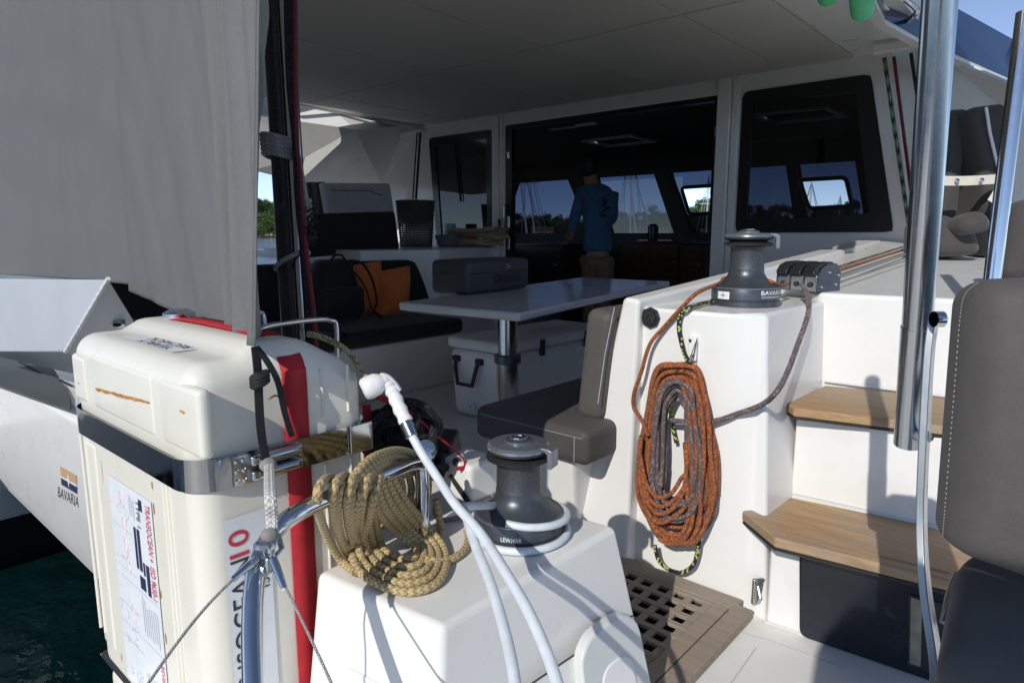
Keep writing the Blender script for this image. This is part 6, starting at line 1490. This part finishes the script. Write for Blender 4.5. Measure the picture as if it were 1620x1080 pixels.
hq = [W(1528, 442, t=.80), W(1760, 430, t=.72), W(1760, 960, t=.70), W(1494, 868, t=.80)]; hc_ = sum(hq, Vector()) / 4; bkd = (AX * .9 + RT * .2).normalized()
def hfn(p, u):
    a, b = (u[0] + 1) / 2, (u[2] + 1) / 2; f = (hq[0] * (1 - a) + hq[1] * a) * b + (hq[3] * (1 - a) + hq[2] * a) * (1 - b); return (f - hc_) + bkd * p.y
sb_ = MB().rbox(hc_ + bkd * .02, ((hq[1] - hq[0]).length, .075, (hq[0] - hq[3]).length), .03, k=6, mid=10, puff=(0, .012, 0), fn=hfn); sb_.build('backrest', 'fab_gry', HS, ang=75)
stp = crom([W(1548, 446, t=.768), W(1527, 465, t=.765), W(1519, 500, t=.762), W(1511, 600, t=.760), W(1503, 700, t=.760), W(1495, 800, t=.760), W(1491, 850, t=.762)], 24)
stt = MB()
for k in range(0, len(stp) - 1, 2): stt.tube([stp[k], stp[k] + (stp[k + 1] - stp[k]) * .8], .0006, 5)
stt.build('stitching', 'thread', HS)
q2 = [W(1512, 880, t=.86), W(1760, 800, t=.84), W(1760, 1150, t=.70), W(1478, 1060, t=.74)]; c2 = sum(q2, Vector()) / 4
def h2(p, u):
    a, b = (u[0] + 1) / 2, (u[1] + 1) / 2; f = (q2[0] * (1 - a) + q2[1] * a) * b + (q2[3] * (1 - a) + q2[2] * a) * (1 - b); return (f - c2) + V(0, 0, p.z)
MB().rbox(c2 - V(0, 0, .035), ((q2[1] - q2[0]).length, (q2[0] - q2[3]).length, .085), .03, k=5, mid=8, puff=(0, 0, .01), fn=h2).build('seat_pad', 'fab_gry', HS, ang=75)
ribbon([W(1478, 500, t=.93), W(1470, 560, t=.93), W(1462, 700, t=.93), W(1458, 830, t=.93), W(1464, 930, t=.91), W(1480, 1040, t=.87), W(1484, 1120, t=.83)], .034, .010, (AX * .9 + RT * .75)).build('frame_bar', 'dullsteel', HS, bevel=.002)
MB().lathe([(.011, -.006), (.011, .006), (.007, .009)], W(1484, 505, t=.90), 20, axis=RT).build('pivot', 'chrome', HS)
MB().tube(crom([W(1516, 908, t=.93), W(1504, 940, t=.92), W(1494, 985, t=.90)], 6), .006, 8).build('recline_lever', 'steel', HS)
MB().tube([W(1452, 690, t=1.08), W(1466, 690, t=.93)], .009, 10).build('post_bracket', 'steel', HS)

# --- green foam tubes stowed under the roof edge
for lab, a, b, rad in (('green foam tube end nearest the roof edge at top right', (1364, 17), (1361, -60), .042), ('green foam tube end left of the other at the top border', (1310, -6), (1306, -70), .040)):
    t_ = 2.55; A_, B_ = W(*a, t=t_), W(*b, t=t_ - .5); dA = (A_ - B_).normalized(); P = [B_, A_ - dA * .012, A_ - dA * .003, A_]
    T = thing('foam_tube', lab, 'foam tube', A_, 'green foam tubes'); MB().tube([B_, A_ - dA * .02, A_ - dA * .006, A_], [rad, rad, rad * .985, rad * .93], 28).build('tube', 'foam', T, ang=40)
    MB().tube([A_ - dA * .01, A_ + dA * .0006], rad * .16, 14).build('bore', 'foam', T)

# --- unseen block added behind the camera, casts shadow on seat, locker and floor
HC = thing('shadow_block', 'unseen white shadow block with a black plate, standing in for a person behind the camera', 'shadow block', (.27, -.30, 0))
MB().loft([(.03, -.46, 0), (.54, -.46, 0), (.52, -.12, 0), (.05, -.12, 0)], [(.06, -.36, 1.34), (.46, -.36, 1.34), (.44, -.16, 1.38), (.08, -.16, 1.38)]).build('body', 'gel', HC, bevel=.04, seg=5)
MB().rbox((.26, -.142, 1.15), (.24, .02, .20), .008, rot=Matrix.Rotation(R(4), 3, 'X')).build('instrument', 'black_pl', HC)  # plate dressing the added block
